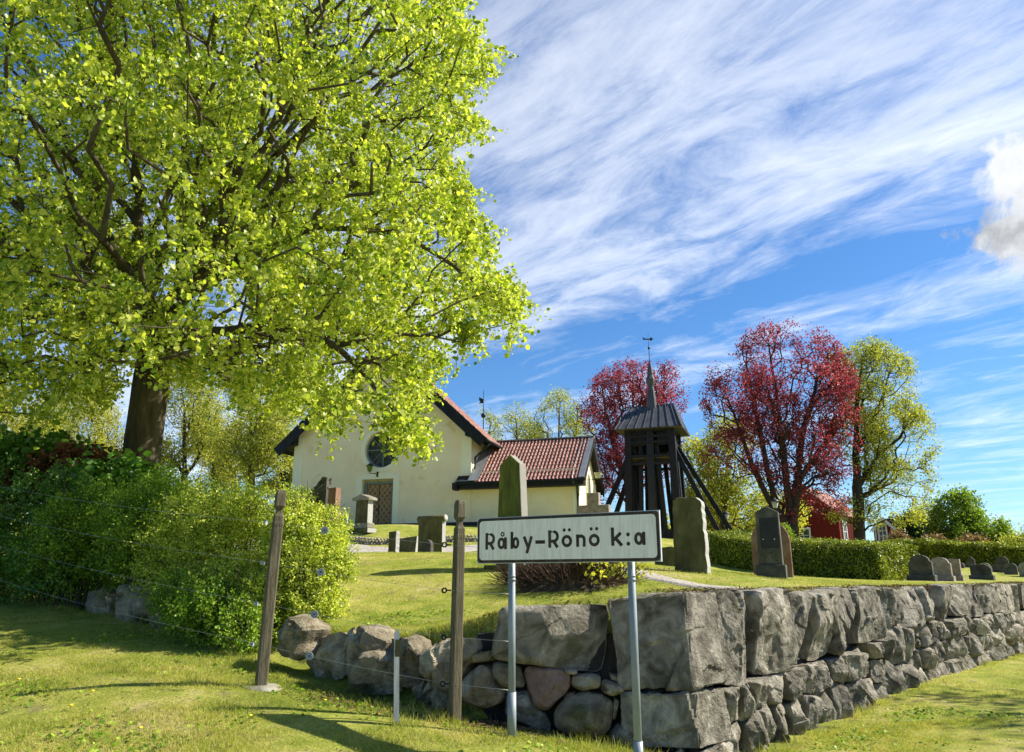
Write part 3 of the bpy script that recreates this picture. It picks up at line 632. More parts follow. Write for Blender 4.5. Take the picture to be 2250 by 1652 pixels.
def limbs(name, P_, par, rad, m, parent, skip=None, rmin=.0):
    VV, FF, off = [], [], 0
    for lo, hi, k in ((.0, .012, 3), (.012, .05, 5), (.05, 9, 9)):
        e = [i for i in range(len(par)) if par[i] >= 0 and lo <= rad[i] < hi and rad[i] >= rmin and not (skip and i in skip)]
        if not e: continue
        e = np.array(e); a, b = P_[par[e]], P_[e]; ra, rb = np.minimum(rad[par[e]], rad[e]*1.35), rad[e]
        d = b-a; L = np.linalg.norm(d, axis=1)[:, None]+1e-9; d = d/L; up = np.where(np.abs(d[:, 2:3]) < .9, [[0, 0, 1.]], [[1., 0, 0]])
        x = np.cross(d, up); x /= np.linalg.norm(x, axis=1)[:, None]; y = np.cross(x, d); a = a-d*rb[:, None]*.3; b = b+d*rb[:, None]*.3
        an = 2*pi*np.arange(k)/k; ring = x[:, None]*np.cos(an)[None, :, None]+y[:, None]*np.sin(an)[None, :, None]
        V = np.concatenate([a[:, None]+ring*ra[:, None, None], b[:, None]+ring*rb[:, None, None]], 1)
        j = np.arange(k); f = np.stack([j, (j+1) % k, k+(j+1) % k, k+j], -1)
        FF.append((f[None]+(np.arange(len(e))*2*k)[:, None, None]).reshape(-1, 4)+off); VV.append(V.reshape(-1, 3)); off += len(e)*2*k
    return link(name, np_mesh(name, np.concatenate(VV), np.concatenate(FF), m, parent.location, smooth=True), parent)
def chain(nodes, parents, pts, start=-1, step=.5, wob=.06):
    """adds a polyline of nodes; returns index of the last"""
    if start < 0: nodes.append(tuple(pts[0])); parents.append(-1); start = len(nodes)-1; q = Vector(pts[0]); pts = pts[1:]
    else: q = Vector(nodes[start])
    for p in pts:
        p = Vector(p); k = max(1, int((p-q).length/step))
        for i in range(1, k+1):
            v = q.lerp(p, i/k)+noise.noise_vector(q.lerp(p, i/k)*1.7)*wob; nodes.append(tuple(v)); parents.append(start); start = len(nodes)-1
        q = p
    return start
def trunk_mesh(pts, rad, m, parent, n=22, rough=.05, flare=.35, name='trunk'):
    V = []; P3 = [Vector(p) for p in pts]; L = 0; seg = []
    for a, b, ra, rb in zip(P3[:-1], P3[1:], rad[:-1], rad[1:]):
        k = max(2, int((b-a).length/.14))
        for i in range(k): seg.append((a.lerp(b, i/k), ra+(rb-ra)*i/k))
    seg.append((P3[-1], rad[-1])); base = P3[0]
    for p, r in seg:
        h = (p-base).length; fl = 1+flare*math.exp(-h*2.2)
        for j in range(n):
            a = 2*pi*j/n; rr = r*fl*(1+rough*2.2*noise.fractal(Vector((cos(a)*2.4, sin(a)*2.4, p.z*.45)), .8, 2.2, 4)+flare*.35*math.exp(-h*2.5)*sin(a*5+1))
            V.append((p.x+cos(a)*rr, p.y+sin(a)*rr, p.z))
    F = [(i*n+j, i*n+(j+1) % n, (i+1)*n+(j+1) % n, (i+1)*n+j) for i in range(len(seg)-1) for j in range(n)]
    return link(name, np_mesh(name, V, F, m, parent.location, smooth=True), parent)
def ell_pts(n, ells, r, shell=.0, zmin=None, clump=0., cs=.5, seed=0):
    wts = np.array([e[1][0]*e[1][1]*e[1][2] for e in ells]); wts = wts/wts.sum(); out = []
    while len(out) < n:
        e = ells[r.choice(len(ells), p=wts)]; d = r.normal(size=3); d /= np.linalg.norm(d); q = r.uniform()**(1/3.); q = q*(1-shell)+shell*(.75+.25*q)
        p = np.array(e[0])+d*q*np.array(e[1])
        if zmin and p[2] < zmin: continue
        if clump and noise.noise(Vector(p)*cs+Vector((seed*7, 0, 0))) < clump*r.uniform(-.6, .6)-.0: continue
        out.append(p)
    return np.array(out)
def around(P_, ids, par, per, sig, r, sag=.0):
    a = P_[ids]; b = P_[np.maximum(par[ids], 0)]; f = r.uniform(0, 1, (len(ids), per, 1))
    c = a[:, None]*(1-f*.8)+b[:, None]*(f*.8)+r.normal(size=(len(ids), per, 3))*sig; c[:, :, 2] -= sag
    return c.reshape(-1, 3)
def tree(name, label, cat, base, stems, ells, npts, trunk_r, leaf, size, per, sig, bark, group=None, bf=.35, up=.3, seed=1, clump=.4, cs=.5, shell=.2, twig=2.2, fork=None, rmin=0., kmax=6, s6=False, thin=.006, extra=None, filt=None):
    r = np.random.default_rng(seed); root = thing(name, label, cat, base, 0, group)
    nodes, parents = [], []; ends = []
    first = chain(nodes, parents, stems[0], -1, .6); 
    for st in stems[1:]:
        j = min(range(len(nodes)), key=lambda i: (Vector(nodes[i])-Vector(st[0])).length); chain(nodes, parents, st[1:], j, .6)
    pts = ell_pts(npts, ells, r, shell, None, clump, cs, seed)
    if filt is not None: pts = filt(pts)
    if extra is not None: pts = np.concatenate([pts, extra])
    P_, par, cnt = grow(pts, nodes, parents, bf)
    r0 = trunk_r/cnt[0]**(1/twig); rad = np.maximum(r0*cnt**(1/twig), thin)
    limbs('branches', P_, par, rad, M[bark], root, rmin=rmin)
    ids = np.where((cnt <= kmax) & (np.arange(len(par)) >= len(nodes)))[0]
    leaves('crown', around(P_, ids, par, per, sig, r), size, M[leaf], root, up, s6, sd=seed)
    return root, nodes, P_, par, cnt
# ------------------------------------------------------------------ the big linden
def inpoly(u, v, poly):
    ins = np.zeros(np.shape(u), bool); n = len(poly)
    for i in range(n):
        (x0, y0), (x1, y1) = poly[i], poly[(i+1) % n]
        if y0 == y1: continue
        ins ^= ((y0 > v) != (y1 > v)) & (u < (x1-x0)*(v-y0)/(y1-y0)+x0)
    return ins
def to_pix(p):
    y = p[..., 1]*cos(PITCH)+(p[..., 2]-EYE)*sin(PITCH); b = (-p[..., 1]*sin(PITCH)+(p[..., 2]-EYE)*cos(PITCH))/y
    return 1125+FPX*p[..., 0]/y, 826-FPX*b
OUTL = [(-1500, 700), (-1500, -1500), (800, -1500), (930, -500), (985, -40), (1030, 60), (1085, 140), (1040, 205), (1040, 290), (985, 330), (1000, 385), (1030, 430), (1035, 480), (1075, 525), (1050, 590),
        (1110, 620), (1165, 700), (1110, 722), (1040, 690), (985, 740), (975, 790), (945, 850), (905, 880), (895, 925), (922, 965), (895, 985), (868, 930), (800, 880), (770, 940), (700, 935), (668, 870), (610, 880), (560, 905), (500, 850), (400, 830), (350, 790), (300, 800),
        (250, 860), (130, 900), (0, 930), (-300, 900)]
LC = np.array((-6.4, 15., 9.0)); LRD = np.array((9.2, 7.5, 9.8))
def linden():
    r = np.random.default_rng(11); base = (-7.35, 16., gz(-7.35, 16.)-.1)
    T = lambda u, v, y=16.: tuple(P(u, v, y))
    nodes, parents = [], []
    tp = [base, T(303, 1060), T(318, 940), T(332, 840), T(342, 760), T(350, 715)]; chain(nodes, parents, tp, -1, .5, .02); fork = len(nodes)-1
    def limb(a, pts, wob=.08):
        j = fork if a is None else min(range(len(nodes)), key=lambda i: (Vector(nodes[i])-Vector(a)).length)
        return chain(nodes, parents, pts, j, .5, wob)
    limb(None, [T(318, 650), T(302, 560, 15.8), T(305, 430, 15.6), T(300, 300, 15.4), T(260, 150, 15.2), T(240, 0, 15.), T(230, -200, 15)])
    limb(None, [T(400, 640, 16.3), T(400, 450, 16.5), T(405, 300, 16.6), T(410, 150, 16.6), T(410, -20, 16.6), T(400, -260, 16.6)])
    limb(T(400, 480, 16.5), [T(455, 350, 16.), T(500, 220, 15.6), T(540, 60, 15.2), T(575, -150, 15)])
    limb(T(400, 560, 16.4), [T(480, 440, 16.8), T(600, 330, 17.2), T(690, 220, 17.4), T(760, 60, 17.6), T(800, -120, 17.6)])
    limb(T(310, 640), [T(250, 560, 15.2), T(200, 430, 14.6), T(140, 300, 14.2), T(80, 170, 13.8), T(20, 60, 13.5), T(-60, -80, 13)])
    limb(T(330, 700), [T(420, 640, 15), T(560, 560, 13.6), T(700, 500, 12.8), T(830, 500, 12.6), T(900, 520, 12.6), T(1000, 580, 12.6), T(1080, 640, 12.7)])
    limb(T(900, 520, 12.6), [T(930, 600, 12.6), T(985, 690, 12.6)], .05)
    limb(T(330, 740), [T(450, 730, 14.5), T(600, 710, 13.2), T(740, 760, 12.2), T(830, 850, 11.8), T(880, 920, 11.7)])
    limb(T(330, 720), [T(240, 700, 14.6), T(120, 690, 13.2), T(0, 700, 12.2), T(-150, 720, 11.6)])
    limb(T(330, 730), [T(350, 690, 14.), T(330, 640, 12.4), T(280, 640, 11)])
    limb(T(310, 600), [T(420, 560, 17.6), T(560, 480, 19.5), T(700, 440, 21)])
    limb(T(310, 560), [T(200, 540, 17.6), T(60, 480, 19.5), T(-100, 420, 20.5)])
    limb(T(405, 300, 16.6), [T(480, 200, 18), T(600, 60, 19.5)])
    limb(T(455, 350, 16.), [T(600, 260, 14.5), T(760, 200, 13.6), T(900, 180, 13.4), T(990, 130, 13.3)])
    limb(T(480, 440, 16.8), [T(640, 380, 15), T(800, 350, 14.3), T(950, 370, 14.)])
    pts = []
    while len(pts) < 6000:
        q = LC+LRD*(lambda d, k: d*k)(*(lambda d: (d/np.linalg.norm(d), r.uniform()**(1/2.5)))(r.normal(size=3)))
        u, v = to_pix(q)
        if not inpoly(np.array([u]), np.array([v]), OUTL)[0]: continue
        if (u < -250 or v < -300) and r.uniform() < .6: continue
        if noise.noise(Vector(q)*.6) < r.uniform(-.2, .25): continue
        pts.append(q)
    # tips that show against the sky
    tips = []
    for a in [(1000, 580, 1165, 700, 12.7), (985, 690, 1040, 735, 12.6), (1030, 600, 1100, 640, 12.6), (880, 900, 918, 965, 11.7), (840, 860, 890, 930, 11.8), (960, 180, 1082, 150, 13.3), (950, 380, 1030, 440, 14.), (980, 480, 1070, 525, 13.5), (980, 250, 1040, 290, 13.8)]:
        for k in range(16):
            f = r.uniform(); q = np.array(T(a[0]+(a[2]-a[0])*f+r.normal()*10, a[1]+(a[3]-a[1])*f+r.normal()*10, a[4]+r.normal()*.3)); tips.append(q)
    pts = np.concatenate([np.array(pts), np.array(tips)])
    root = thing('linden_tree', 'huge spreading bright green linden tree at left, its crown overhanging the church', 'tree', base)
    P_, par, cnt = grow(pts, nodes, parents, .42, fork)
    r0 = .36/cnt[fork]**(1/2.4); rad = np.maximum(r0*cnt**(1/2.4)-.005, .004)
    nt = fork+1; skip = set(range(0, nt))
    limbs('branches', P_, par, rad, M['bark'], root, skip=skip)
    trunk_mesh([base]+[tuple(nodes[k]) for k in range(2, fork+1, 2)]+[tuple(nodes[fork])], [.42]+[.395-.075*k/fork for k in range(2, fork+1, 2)]+[.32], M['bark'], root, 28, .05, .3)
    ids = np.where((cnt <= 11) & (np.arange(len(par)) >= len(nodes)))[0]
    # short sprays at every twig end, leaves set along them
    K, Lf = 5, 15; base_ = P_[ids]; out_ = base_-LC; out_ /= np.linalg.norm(out_, axis=1)[:, None]
    st = base_[:, None]+r.normal(size=(len(ids), K, 3))*.09; dr = out_[:, None]*.55+r.normal(size=(len(ids), K, 3))*.6; dr[:, :, 2] -= .15; dr /= np.linalg.norm(dr, axis=2)[:, :, None]
    ln = r.uniform(.18, .48, (len(ids), K, 1, 1)); f = r.uniform(.05, 1, (len(ids), K, Lf, 1)); c = st[:, :, None]+dr[:, :, None]*ln*f+r.normal(size=(len(ids), K, Lf, 3))*.030; c[..., 2] -= (f[..., 0]**2)*ln[..., 0]*.35
    u, v = to_pix(st); keep = ((u > -500) & (v > -500)) | (r.uniform(size=u.shape) < .4)
    c = c[keep].reshape(-1, 3); s0, d0, l0 = st[keep], dr[keep], ln[:, :, 0, 0][keep][:, None]; e0 = s0+d0*l0; e0[:, 2] -= l0[:, 0]*.35
    sp = np.cross(d0, [[.3, .2, 1.]]); sp /= np.linalg.norm(sp, axis=1)[:, None]; m0 = s0+d0*l0*.5-np.array([[0, 0, .06]])*l0
    V = np.stack([s0-sp*.0028, s0+sp*.0028, m0+sp*.0022, m0-sp*.0022, e0], 1).reshape(-1, 3); q_ = np.arange(len(s0))[:, None]*5
    link('twigs', np_mesh('twigs', V, np.concatenate([q_+[[0, 1, 2]], q_+[[0, 2, 3]], q_+[[3, 2, 4]]]), M['bark'], root.location), root)
    print('linden leaves', len(c))
    leaves('crown', c, .057, M['linden'], root, .15, True, .6, .6, 5)
linden()
# ------------------------------------------------------------------ shrubs on the bank
def shrub(name, label, ells, nleaf, leaf, size, seed, group=None, stems=18, up=.3, cs=1.6, cl=.35, stemmat='barkpale', shell=.55, spiky=0, cat='shrub'):
    r = np.random.default_rng(seed); c0 = np.array(ells[0][0]); base = (float(c0[0]), float(c0[1]), gz(c0[0], c0[1]))
    root = thing(name, label, cat, base, 0, group); wts = np.array([e[1][0]*e[1][1]*e[1][2] for e in ells])**.75; wts /= wts.sum()
    per = 34 if size < .06 else 16; ns = int(nleaf*1.25/per); k = r.choice(len(ells), size=ns, p=wts); cc = np.array([ells[i][0] for i in k]); rr = np.array([ells[i][1] for i in k])
    d = r.normal(size=(ns, 3)); d /= np.linalg.norm(d, axis=1)[:, None]; q = r.uniform(.25, 1, (ns, 1))**.6; st = cc+d*rr*q*.92
    dr = d*.9+r.normal(size=(ns, 3))*.45; dr[:, 2] += .75; dr /= np.linalg.norm(dr, axis=1)[:, None]
    ln = np.minimum(rr.min(1), .55)*r.uniform(.25, .75, ns)*(1+(spiky*1.6)*(r.uniform(size=ns) < .12))
    f = r.uniform(0, 1, (ns, per, 1))**.8; wd = size*1.25
    p = st[:, None]+dr[:, None]*ln[:, None, None]*f+r.normal(size=(ns, per, 3))*wd*(1.15-f*.6); p[:, :, 2] -= (f[:, :, 0]**2)*ln[:, None]*.18
    p = p.reshape(-1, 3); p = p[p[:, 2] > ground(p[:, 0], p[:, 1])+.01]; r.shuffle(p); out = [p]
    mbs = MB()
    for i in range(0, ns, 3):
        if ground(st[i:i+1, 0], st[i:i+1, 1])[0] < st[i, 2]: mbs.tube([st[i]-dr[i]*.1, st[i]+dr[i]*ln[i]*.9-np.array((0, 0, .15*ln[i]))], [.005, .002], 3, False)
    mbs.build('twigs', M[stemmat], root, local=False)
    leaves('foliage', np.concatenate(out)[:nleaf], size, M[leaf], root, up, size > .07, sd=seed)
    mb = MB()
    for i in range(stems):
        e = ells[i % len(ells)]; th = r.uniform(0, 2*pi); x0, y0 = e[0][0]+.25*e[1][0]*cos(th), e[0][1]+.25*e[1][1]*sin(th); z0_ = gz(x0, y0)-.05
        x1, y1, z1_ = e[0][0]+e[1][0]*.85*cos(th)*r.uniform(.5, 1), e[0][1]+e[1][1]*.85*sin(th)*r.uniform(.5, 1), e[0][2]+e[1][2]*r.uniform(.45, .95)
        mid = ((x0+x1)/2-.12*cos(th), (y0+y1)/2-.12*sin(th), z0_+(z1_-z0_)*.6)
        mb.tube([(x0, y0, z0_), mid, (x1, y1, z1_)], [.014, .010, .004], 5)
        if z1_ > z0_+.4:
            for _ in range(3):
                f = r.uniform(.4, .9); a = Vector(mid).lerp(Vector((x1, y1, z1_)), f); b = a+Vector((r.normal()*.18, r.normal()*.18, r.uniform(.1, .35))); mb.tube([a, b], [.005, .002], 4)
    mb.build('stems', M[stemmat], root, local=False); return root
def EP(u, v, y, rx, ry, rz): p = P(u, v, y); return ((p.x, p.y, p.z), (rx, ry, rz))
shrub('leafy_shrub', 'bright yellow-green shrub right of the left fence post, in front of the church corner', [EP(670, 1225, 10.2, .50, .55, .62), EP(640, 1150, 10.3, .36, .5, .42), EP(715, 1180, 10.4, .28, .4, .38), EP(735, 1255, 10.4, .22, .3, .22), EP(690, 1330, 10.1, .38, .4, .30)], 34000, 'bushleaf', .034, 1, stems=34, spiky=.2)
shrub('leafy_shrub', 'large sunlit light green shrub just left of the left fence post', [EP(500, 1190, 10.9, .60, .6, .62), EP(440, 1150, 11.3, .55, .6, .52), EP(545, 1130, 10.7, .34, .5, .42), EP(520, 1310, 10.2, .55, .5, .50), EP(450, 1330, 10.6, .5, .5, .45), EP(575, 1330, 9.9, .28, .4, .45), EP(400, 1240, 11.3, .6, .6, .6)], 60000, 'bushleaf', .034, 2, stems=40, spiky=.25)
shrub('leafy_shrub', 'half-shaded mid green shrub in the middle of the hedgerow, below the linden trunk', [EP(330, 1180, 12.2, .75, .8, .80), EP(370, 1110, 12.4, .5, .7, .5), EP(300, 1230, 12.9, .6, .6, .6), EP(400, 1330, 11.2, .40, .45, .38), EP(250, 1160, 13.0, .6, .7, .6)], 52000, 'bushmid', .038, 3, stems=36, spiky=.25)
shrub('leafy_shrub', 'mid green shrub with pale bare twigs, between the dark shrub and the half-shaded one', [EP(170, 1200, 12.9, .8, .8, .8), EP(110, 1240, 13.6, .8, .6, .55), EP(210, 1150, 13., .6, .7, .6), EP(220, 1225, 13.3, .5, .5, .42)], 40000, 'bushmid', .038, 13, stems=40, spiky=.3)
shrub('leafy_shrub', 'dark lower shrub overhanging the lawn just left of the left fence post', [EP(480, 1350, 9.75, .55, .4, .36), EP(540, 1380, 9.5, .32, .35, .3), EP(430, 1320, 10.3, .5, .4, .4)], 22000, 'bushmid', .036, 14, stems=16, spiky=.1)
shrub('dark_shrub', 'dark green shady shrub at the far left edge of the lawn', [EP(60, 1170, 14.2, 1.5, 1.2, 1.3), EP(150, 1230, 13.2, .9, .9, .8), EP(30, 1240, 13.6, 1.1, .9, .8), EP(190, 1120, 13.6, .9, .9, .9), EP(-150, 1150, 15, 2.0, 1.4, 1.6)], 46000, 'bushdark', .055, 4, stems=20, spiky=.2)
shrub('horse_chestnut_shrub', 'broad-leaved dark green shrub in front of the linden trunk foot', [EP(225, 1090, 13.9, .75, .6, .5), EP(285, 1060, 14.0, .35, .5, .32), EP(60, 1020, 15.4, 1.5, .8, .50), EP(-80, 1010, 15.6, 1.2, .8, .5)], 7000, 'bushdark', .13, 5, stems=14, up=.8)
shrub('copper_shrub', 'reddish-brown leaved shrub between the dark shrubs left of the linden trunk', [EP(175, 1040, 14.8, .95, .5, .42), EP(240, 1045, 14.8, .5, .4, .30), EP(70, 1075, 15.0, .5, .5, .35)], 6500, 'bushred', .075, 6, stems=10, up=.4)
# ------------------------------------------------------------------ church
CH = (-5.76, 33., 3.55); CA = R(-16)
church = thing('church', 'small cream plastered church with red tiled roof, round window and brown door', 'church', CH, CA)
def wallhole(mb, W, zt_fn, holes):
    pass
HW = 4.2; EZ = 4.35; APX = 8.25; DN = 1.75
m_ = MB(); poly = [(-HW, -.4), (HW, -.4), (HW, EZ), (0, APX-.12), (-HW, EZ)]
# front wall with real openings: round window and door niche (bmesh boolean-free: ring fans)
bm = bmesh.new()
def ring(cx, cz, r, n=48): return [(cx+r*cos(2*pi*i/n), cz+r*sin(2*pi*i/n)) for i in range(n)]
WC, WR = (.08, 3.52), .80; DX0, DX1, DZ = -.78, .72, 2.22
def front_wall():
    cu = bpy.data.curves.new('tmp', 'CURVE'); cu.dimensions = '2D'; cu.fill_mode = 'BOTH'; cu.extrude = .0
    for pts in (poly, ring(WC[0], WC[1], WR), [(DX0, 0.0), (DX1, 0.0), (DX1, DZ), (DX0, DZ)]):
        sp = cu.splines.new('POLY'); sp.points.add(len(pts)-1); sp.use_cyclic_u = True
        for q, (a, b) in zip(sp.points, pts): q.co = (a, b, 0, 1)
    o = bpy.data.objects.new('tmp', cu); COL.objects.link(o); dg = bpy.context.evaluated_depsgraph_get(); me = bpy.data.meshes.new_from_object(o.evaluated_get(dg)); bpy.data.objects.remove(o)
    fr = [(v.co.x, 0., v.co.y) for v in me.vertices]; fc = [tuple(p.vertices) for p in me.polygons]; return fr, fc
fr, fc = front_wall(); m_.add(fr, fc)
# reveals, side walls, back
def reveal(pts, d, mb=m_):
    n = len(pts); mb.add([(a, 0, b) for a, b in pts]+[(a, d, b) for a, b in pts], [(i, (i+1) % n, (i+1) % n+n, i+n) for i in range(n)])
reveal(ring(WC[0], WC[1], WR), .28); reveal([(DX0, 0), (DX1, 0), (DX1, DZ), (DX0, DZ)], .3)
m_.add([(HW, 0, -.4), (HW, DN, -.4), (HW, DN, EZ), (HW, 0, EZ), (-HW, 0, -.4), (-HW, DN, -.4), (-HW, DN, EZ), (-HW, 0, EZ), (0, DN, APX-.12), (DX0-.1, .3, -.1), (DX1+.1, .3, -.1), (DX1+.1, .3, DZ+.1), (DX0-.1, .3, DZ+.1)],
       [(0, 1, 2, 3), (7, 6, 5, 4), (5, 6, 8, 2, 1), (9, 10, 11, 12)])
m_.box((0, DN+6.2, 1.5), (6.8, 12.4, 3.8)); m_.add([(-3.4, DN, 3.4), (3.4, DN, 3.4), (0, DN, 6.2), (-3.4, DN+12.4, 3.4), (3.4, DN+12.4, 3.4), (0, DN+12.4, 6.2)], [(0, 1, 2), (5, 4, 3)])
wallo = m_.build('wall', M['plaster'], church)
for bx_ in (((-HW+.2, -.012, 1.92), (.44, .03, 4.6)), ((HW-.2, -.012, 3.3), (.44, .03, 2.1))): MB().box(*bx_).build('corner_band', M['plaster2'], church)
mb = MB()
n = 48; r0_, r1_ = WR+.004, WR+.20
mb.add([(WC[0]+r*cos(2*pi*i/n), y, WC[1]+r*sin(2*pi*i/n)) for y in (-.03, .01) for r in (r0_, r1_) for i in range(n)], [(i, (i+1) % n, n+(i+1) % n, n+i) for i in range(n)]+[(n+i, n+(i+1) % n, 3*n+(i+1) % n, 3*n+i) for i in range(n)]+[(i, (i+1) % n, 2*n+(i+1) % n, 2*n+i) for i in range(n)])
mb.build('window_surround', M['plaster2'], church); mb = MB(); mb.box((DX0-.13, -.02, 1.15), (.28, .05, 2.5)); mb.box((DX1+.13, -.02, 1.15), (.28, .05, 2.5)); mb.box(((DX0+DX1)/2, -.02, DZ+.13), (DX1-DX0, .05, .26))
mb.build('door_surround', M['plaster2'], church)
mb = MB(); mb.box((HW-2.6, -.03, .0), (5.2, .07, .62)); mb.box((HW+2.3, -.03, .0), (4.6, .07, .62)); mb.build('plinth', M['tarblue'], church)
# door
dr = MB(); dx0, dx1, dz = -.62, .57, 2.02
dr.box(((dx0+dx1)/2, .255, 1.0), (dx1-dx0, .07, dz)); door = dr.build('door', M['doorwood'], church)
mb = MB(); st = .2
def clipseg(a, b, x0, x1, z0, z1):
    t0, t1 = 0., 1.; dx, dz_ = b[0]-a[0], b[1]-a[1]
    for p, q in ((-dx, a[0]-x0), (dx, x1-a[0]), (-dz_, a[1]-z0), (dz_, z1-a[1])):
        if p == 0:
            if q < 0: return None
        else:
            r_ = q/p
            if p < 0: t0 = max(t0, r_)
            else: t1 = min(t1, r_)
    return None if t0 > t1 else ((a[0]+dx*t0, a[1]+dz_*t0), (a[0]+dx*t1, a[1]+dz_*t1))
k = -3.
while k < 4:
    for sg in (1, -1):
        s_ = clipseg((k, -1 if sg > 0 else 4), (k+5*.82, -1+5 if sg > 0 else -1), dx0+.03, dx1-.03, .03, dz-.02)
        if s_ and hypot(s_[1][0]-s_[0][0], s_[1][1]-s_[0][1]) > .05: mb.bar((s_[0][0], .212, s_[0][1]), (s_[1][0], .212, s_[1][1]), .035, .03, (0, 1, 0))
    k += .235
mb.build('lattice', mat('door_ledge', [(.38, .26, .14), (.52, .37, .22)], 8, .7, .3), door)
mb = MB(); mb.box(((dx0+dx1)/2-.02, .206, 1.0), (.03, .02, dz)); mb.sphere((-.09, .17, .95), .035, 8, 6); mb.tube([(.0, .18, 1.05), (.0, .13, 1.0), (.0, .13, .9), (.0, .18, .86)], .012, 6); mb.build('door_handle', M['iron'], door)
mb = MB(); mb.box((dx0-.05, .2, 1.04), (.09, .12, 2.16)); mb.box((dx1+.05, .2, 1.04), (.09, .12, 2.16)); mb.box(((dx0+dx1)/2, .2, dz+.06), (dx1-dx0, .12, .10)); mb.build('door_frame', M['bluegrey'], church)
# round window
gm, t = mat_base('leaded_glass'); oc = t.n('ShaderNodeTexCoord').outputs['Object']; sp_ = t.n('ShaderNodeSeparateXYZ', {0: oc}).outputs
q1 = t.m('MULTIPLY', t.m('ADD', sp_[0], sp_[2]), 5.2); q2 = t.m('MULTIPLY', t.m('SUBTRACT', sp_[0], sp_[2]), 5.2)
cell = t.n('ShaderNodeTexWhiteNoise', {'Vector': t.n('ShaderNodeCombineXYZ', {0: t.m('FLOOR', q1), 1: t.m('FLOOR', q2), 2: 1.}).outputs[0]}).outputs['Value']
ln = t.m('MAXIMUM', t.m('ABSOLUTE', t.m('SUBTRACT', t.m('FRACT', q1), .5)), t.m('ABSOLUTE', t.m('SUBTRACT', t.m('FRACT', q2), .5)))
gc = t.mix(t.ramp(ln, [(.44, 0.), (.47, 1.)]), t.ramp(cell, [(0., (.035, .04, .03)), (.6, (.07, .075, .055)), (1., (.10, .105, .08))]), (.015, .015, .015))
t.n('ShaderNodeOutputMaterial', {'Surface': t.n('ShaderNodeBsdfPrincipled', {'Base Color': gc, 'Roughness': .5, 'Specular IOR Level': .15}).outputs[0]})
mb = MB(); n = 48; mb.add([(WC[0]+WR*cos(2*pi*i/n), .22, WC[1]+WR*sin(2*pi*i/n)) for i in range(n)], [tuple(range(n))]); win = mb.build('window', gm, church)
mb = MB()
for a in (0, 45, 90, 135):
    c_, s_ = cos(R(a))*WR*.98, sin(R(a))*WR*.98; wd = .04 if a in (0, 90) else .018
    mb.bar((WC[0]-c_, .19+.006*(a == 90)+.012*(a in (45, 135)), WC[1]-s_), (WC[0]+c_, .19+.006*(a == 90)+.012*(a in (45, 135)), WC[1]+s_), wd, .03, (0, 1, 0))
mb.tube([(WC[0]+(WR-.03)*cos(2*pi*i/40), .18, WC[1]+(WR-.03)*sin(2*pi*i/40)) for i in range(41)], .04, 6, False); mb.build('window_bars', M['bluegrey'], win)
# roof: pantiles as a corrugated, stepped sheet
def tiles(name, O, ux, uy, nrm, wid, hgt, parent, pitch=.2, row=.33, amp=.045, lap=.03, cutl=None):
    O, ux, uy, nrm = map(Vector, (O, ux, uy, nrm)); nc = int(wid/pitch)*8; nr = int(hgt/row); V = []; F = []
    prof = lambda a: amp*(max(0, cos(a))**.7*1.0 if cos(a) > 0 else -.55*(-cos(a)))
    ks = []
    for rI in range(nr):
        b0, b1 = hgt*rI/nr, hgt*(rI+1)/nr
        for e, (bb, h) in enumerate(((b0, lap+.006*noise.noise(Vector((rI, 2, 3)))), (b1+.005, 0.))):
            for c in range(nc+1):
                a = wid*c/nc; w_ = noise.noise(Vector((int(c/8), rI, 0)))*.012; dl = .02*noise.noise(Vector((int((c+4)/8)*3.3, rI*2.1, 5)))
                V.append(O+ux*a+uy*(bb-(dl if e == 0 else 0)-(.03*max(0, cos(2*pi*a/pitch)) if e == 0 else 0))+nrm*(prof(2*pi*a/pitch)+h+w_))
        o = rI*2*(nc+1); F += [(o+c, o+c+1, o+nc+2+c, o+nc+1+c) for c in range(nc)]
        if rI: o2 = (rI*2-1)*(nc+1); F += [(o2+c, o2+c+1, o+c+1, o+c) for c in range(nc)]
    me = bpy.data.meshes.new(name); me.from_pydata(V, [], F); me.materials.append(M['tile']); me.update()
    for p in me.polygons: p.use_smooth = True
    me.set_sharp_from_angle(angle=R(50))
    return link(name, me, parent)
OV = .75; sl_ = (APX-EZ)/HW; pa = math.atan(sl_)
L_ = (HW+OV)/cos(pa)
rb_ = MB()
for sg in (1, -1):
    a, b = (0, APX), (sg*(HW+OV), APX-(HW+OV)*sl_); nn = (sin(pa)*sg, cos(pa))
    rb_.add([(p[0]-nn[0]*d, y, p[1]-nn[1]*d) for y in (-.42, DN+.15) for d in (0, .14) for p in (a, b)], [(0, 1, 3, 2), (6, 7, 5, 4), (0, 4, 5, 1), (2, 3, 7, 6), (1, 5, 7, 3)])
    # boxed eaves
    x0_, x1_ = sg*HW-sg*.16, sg*(HW+OV-.05); zb = EZ-.36
    rb_.add([(x0_, y, EZ+.1) for y in (-.36, DN)]+[(x0_, y, zb-.12) for y in (-.36, DN)]+[(x1_, y, APX-(HW+OV)*sl_-.02) for y in (-.36, DN)], [(0, 2, 4), (5, 3, 1), (0, 1, 3, 2), (2, 3, 5, 4), (0, 4, 5, 1)])
roofb = rb_.build('roof', M['tar'], church)
mb = MB()
for sg in (1, -1):
    a, b = Vector((0, -.45, APX+.02)), Vector((sg*(HW+OV+.03), -.45, APX-(HW+OV+.03)*sl_+.02)); nn = Vector((sin(pa)*sg, 0, cos(pa)))
    mb.add([p-nn*d+Vector((0, y, 0)) for y in (0, .05) for d in (-.06, .38) for p in (a, b)], [(0, 1, 3, 2), (6, 7, 5, 4), (0, 4, 5, 1), (2, 3, 7, 6), (1, 5, 7, 3)])
mb.build('bargeboard', M['tar'], roofb)
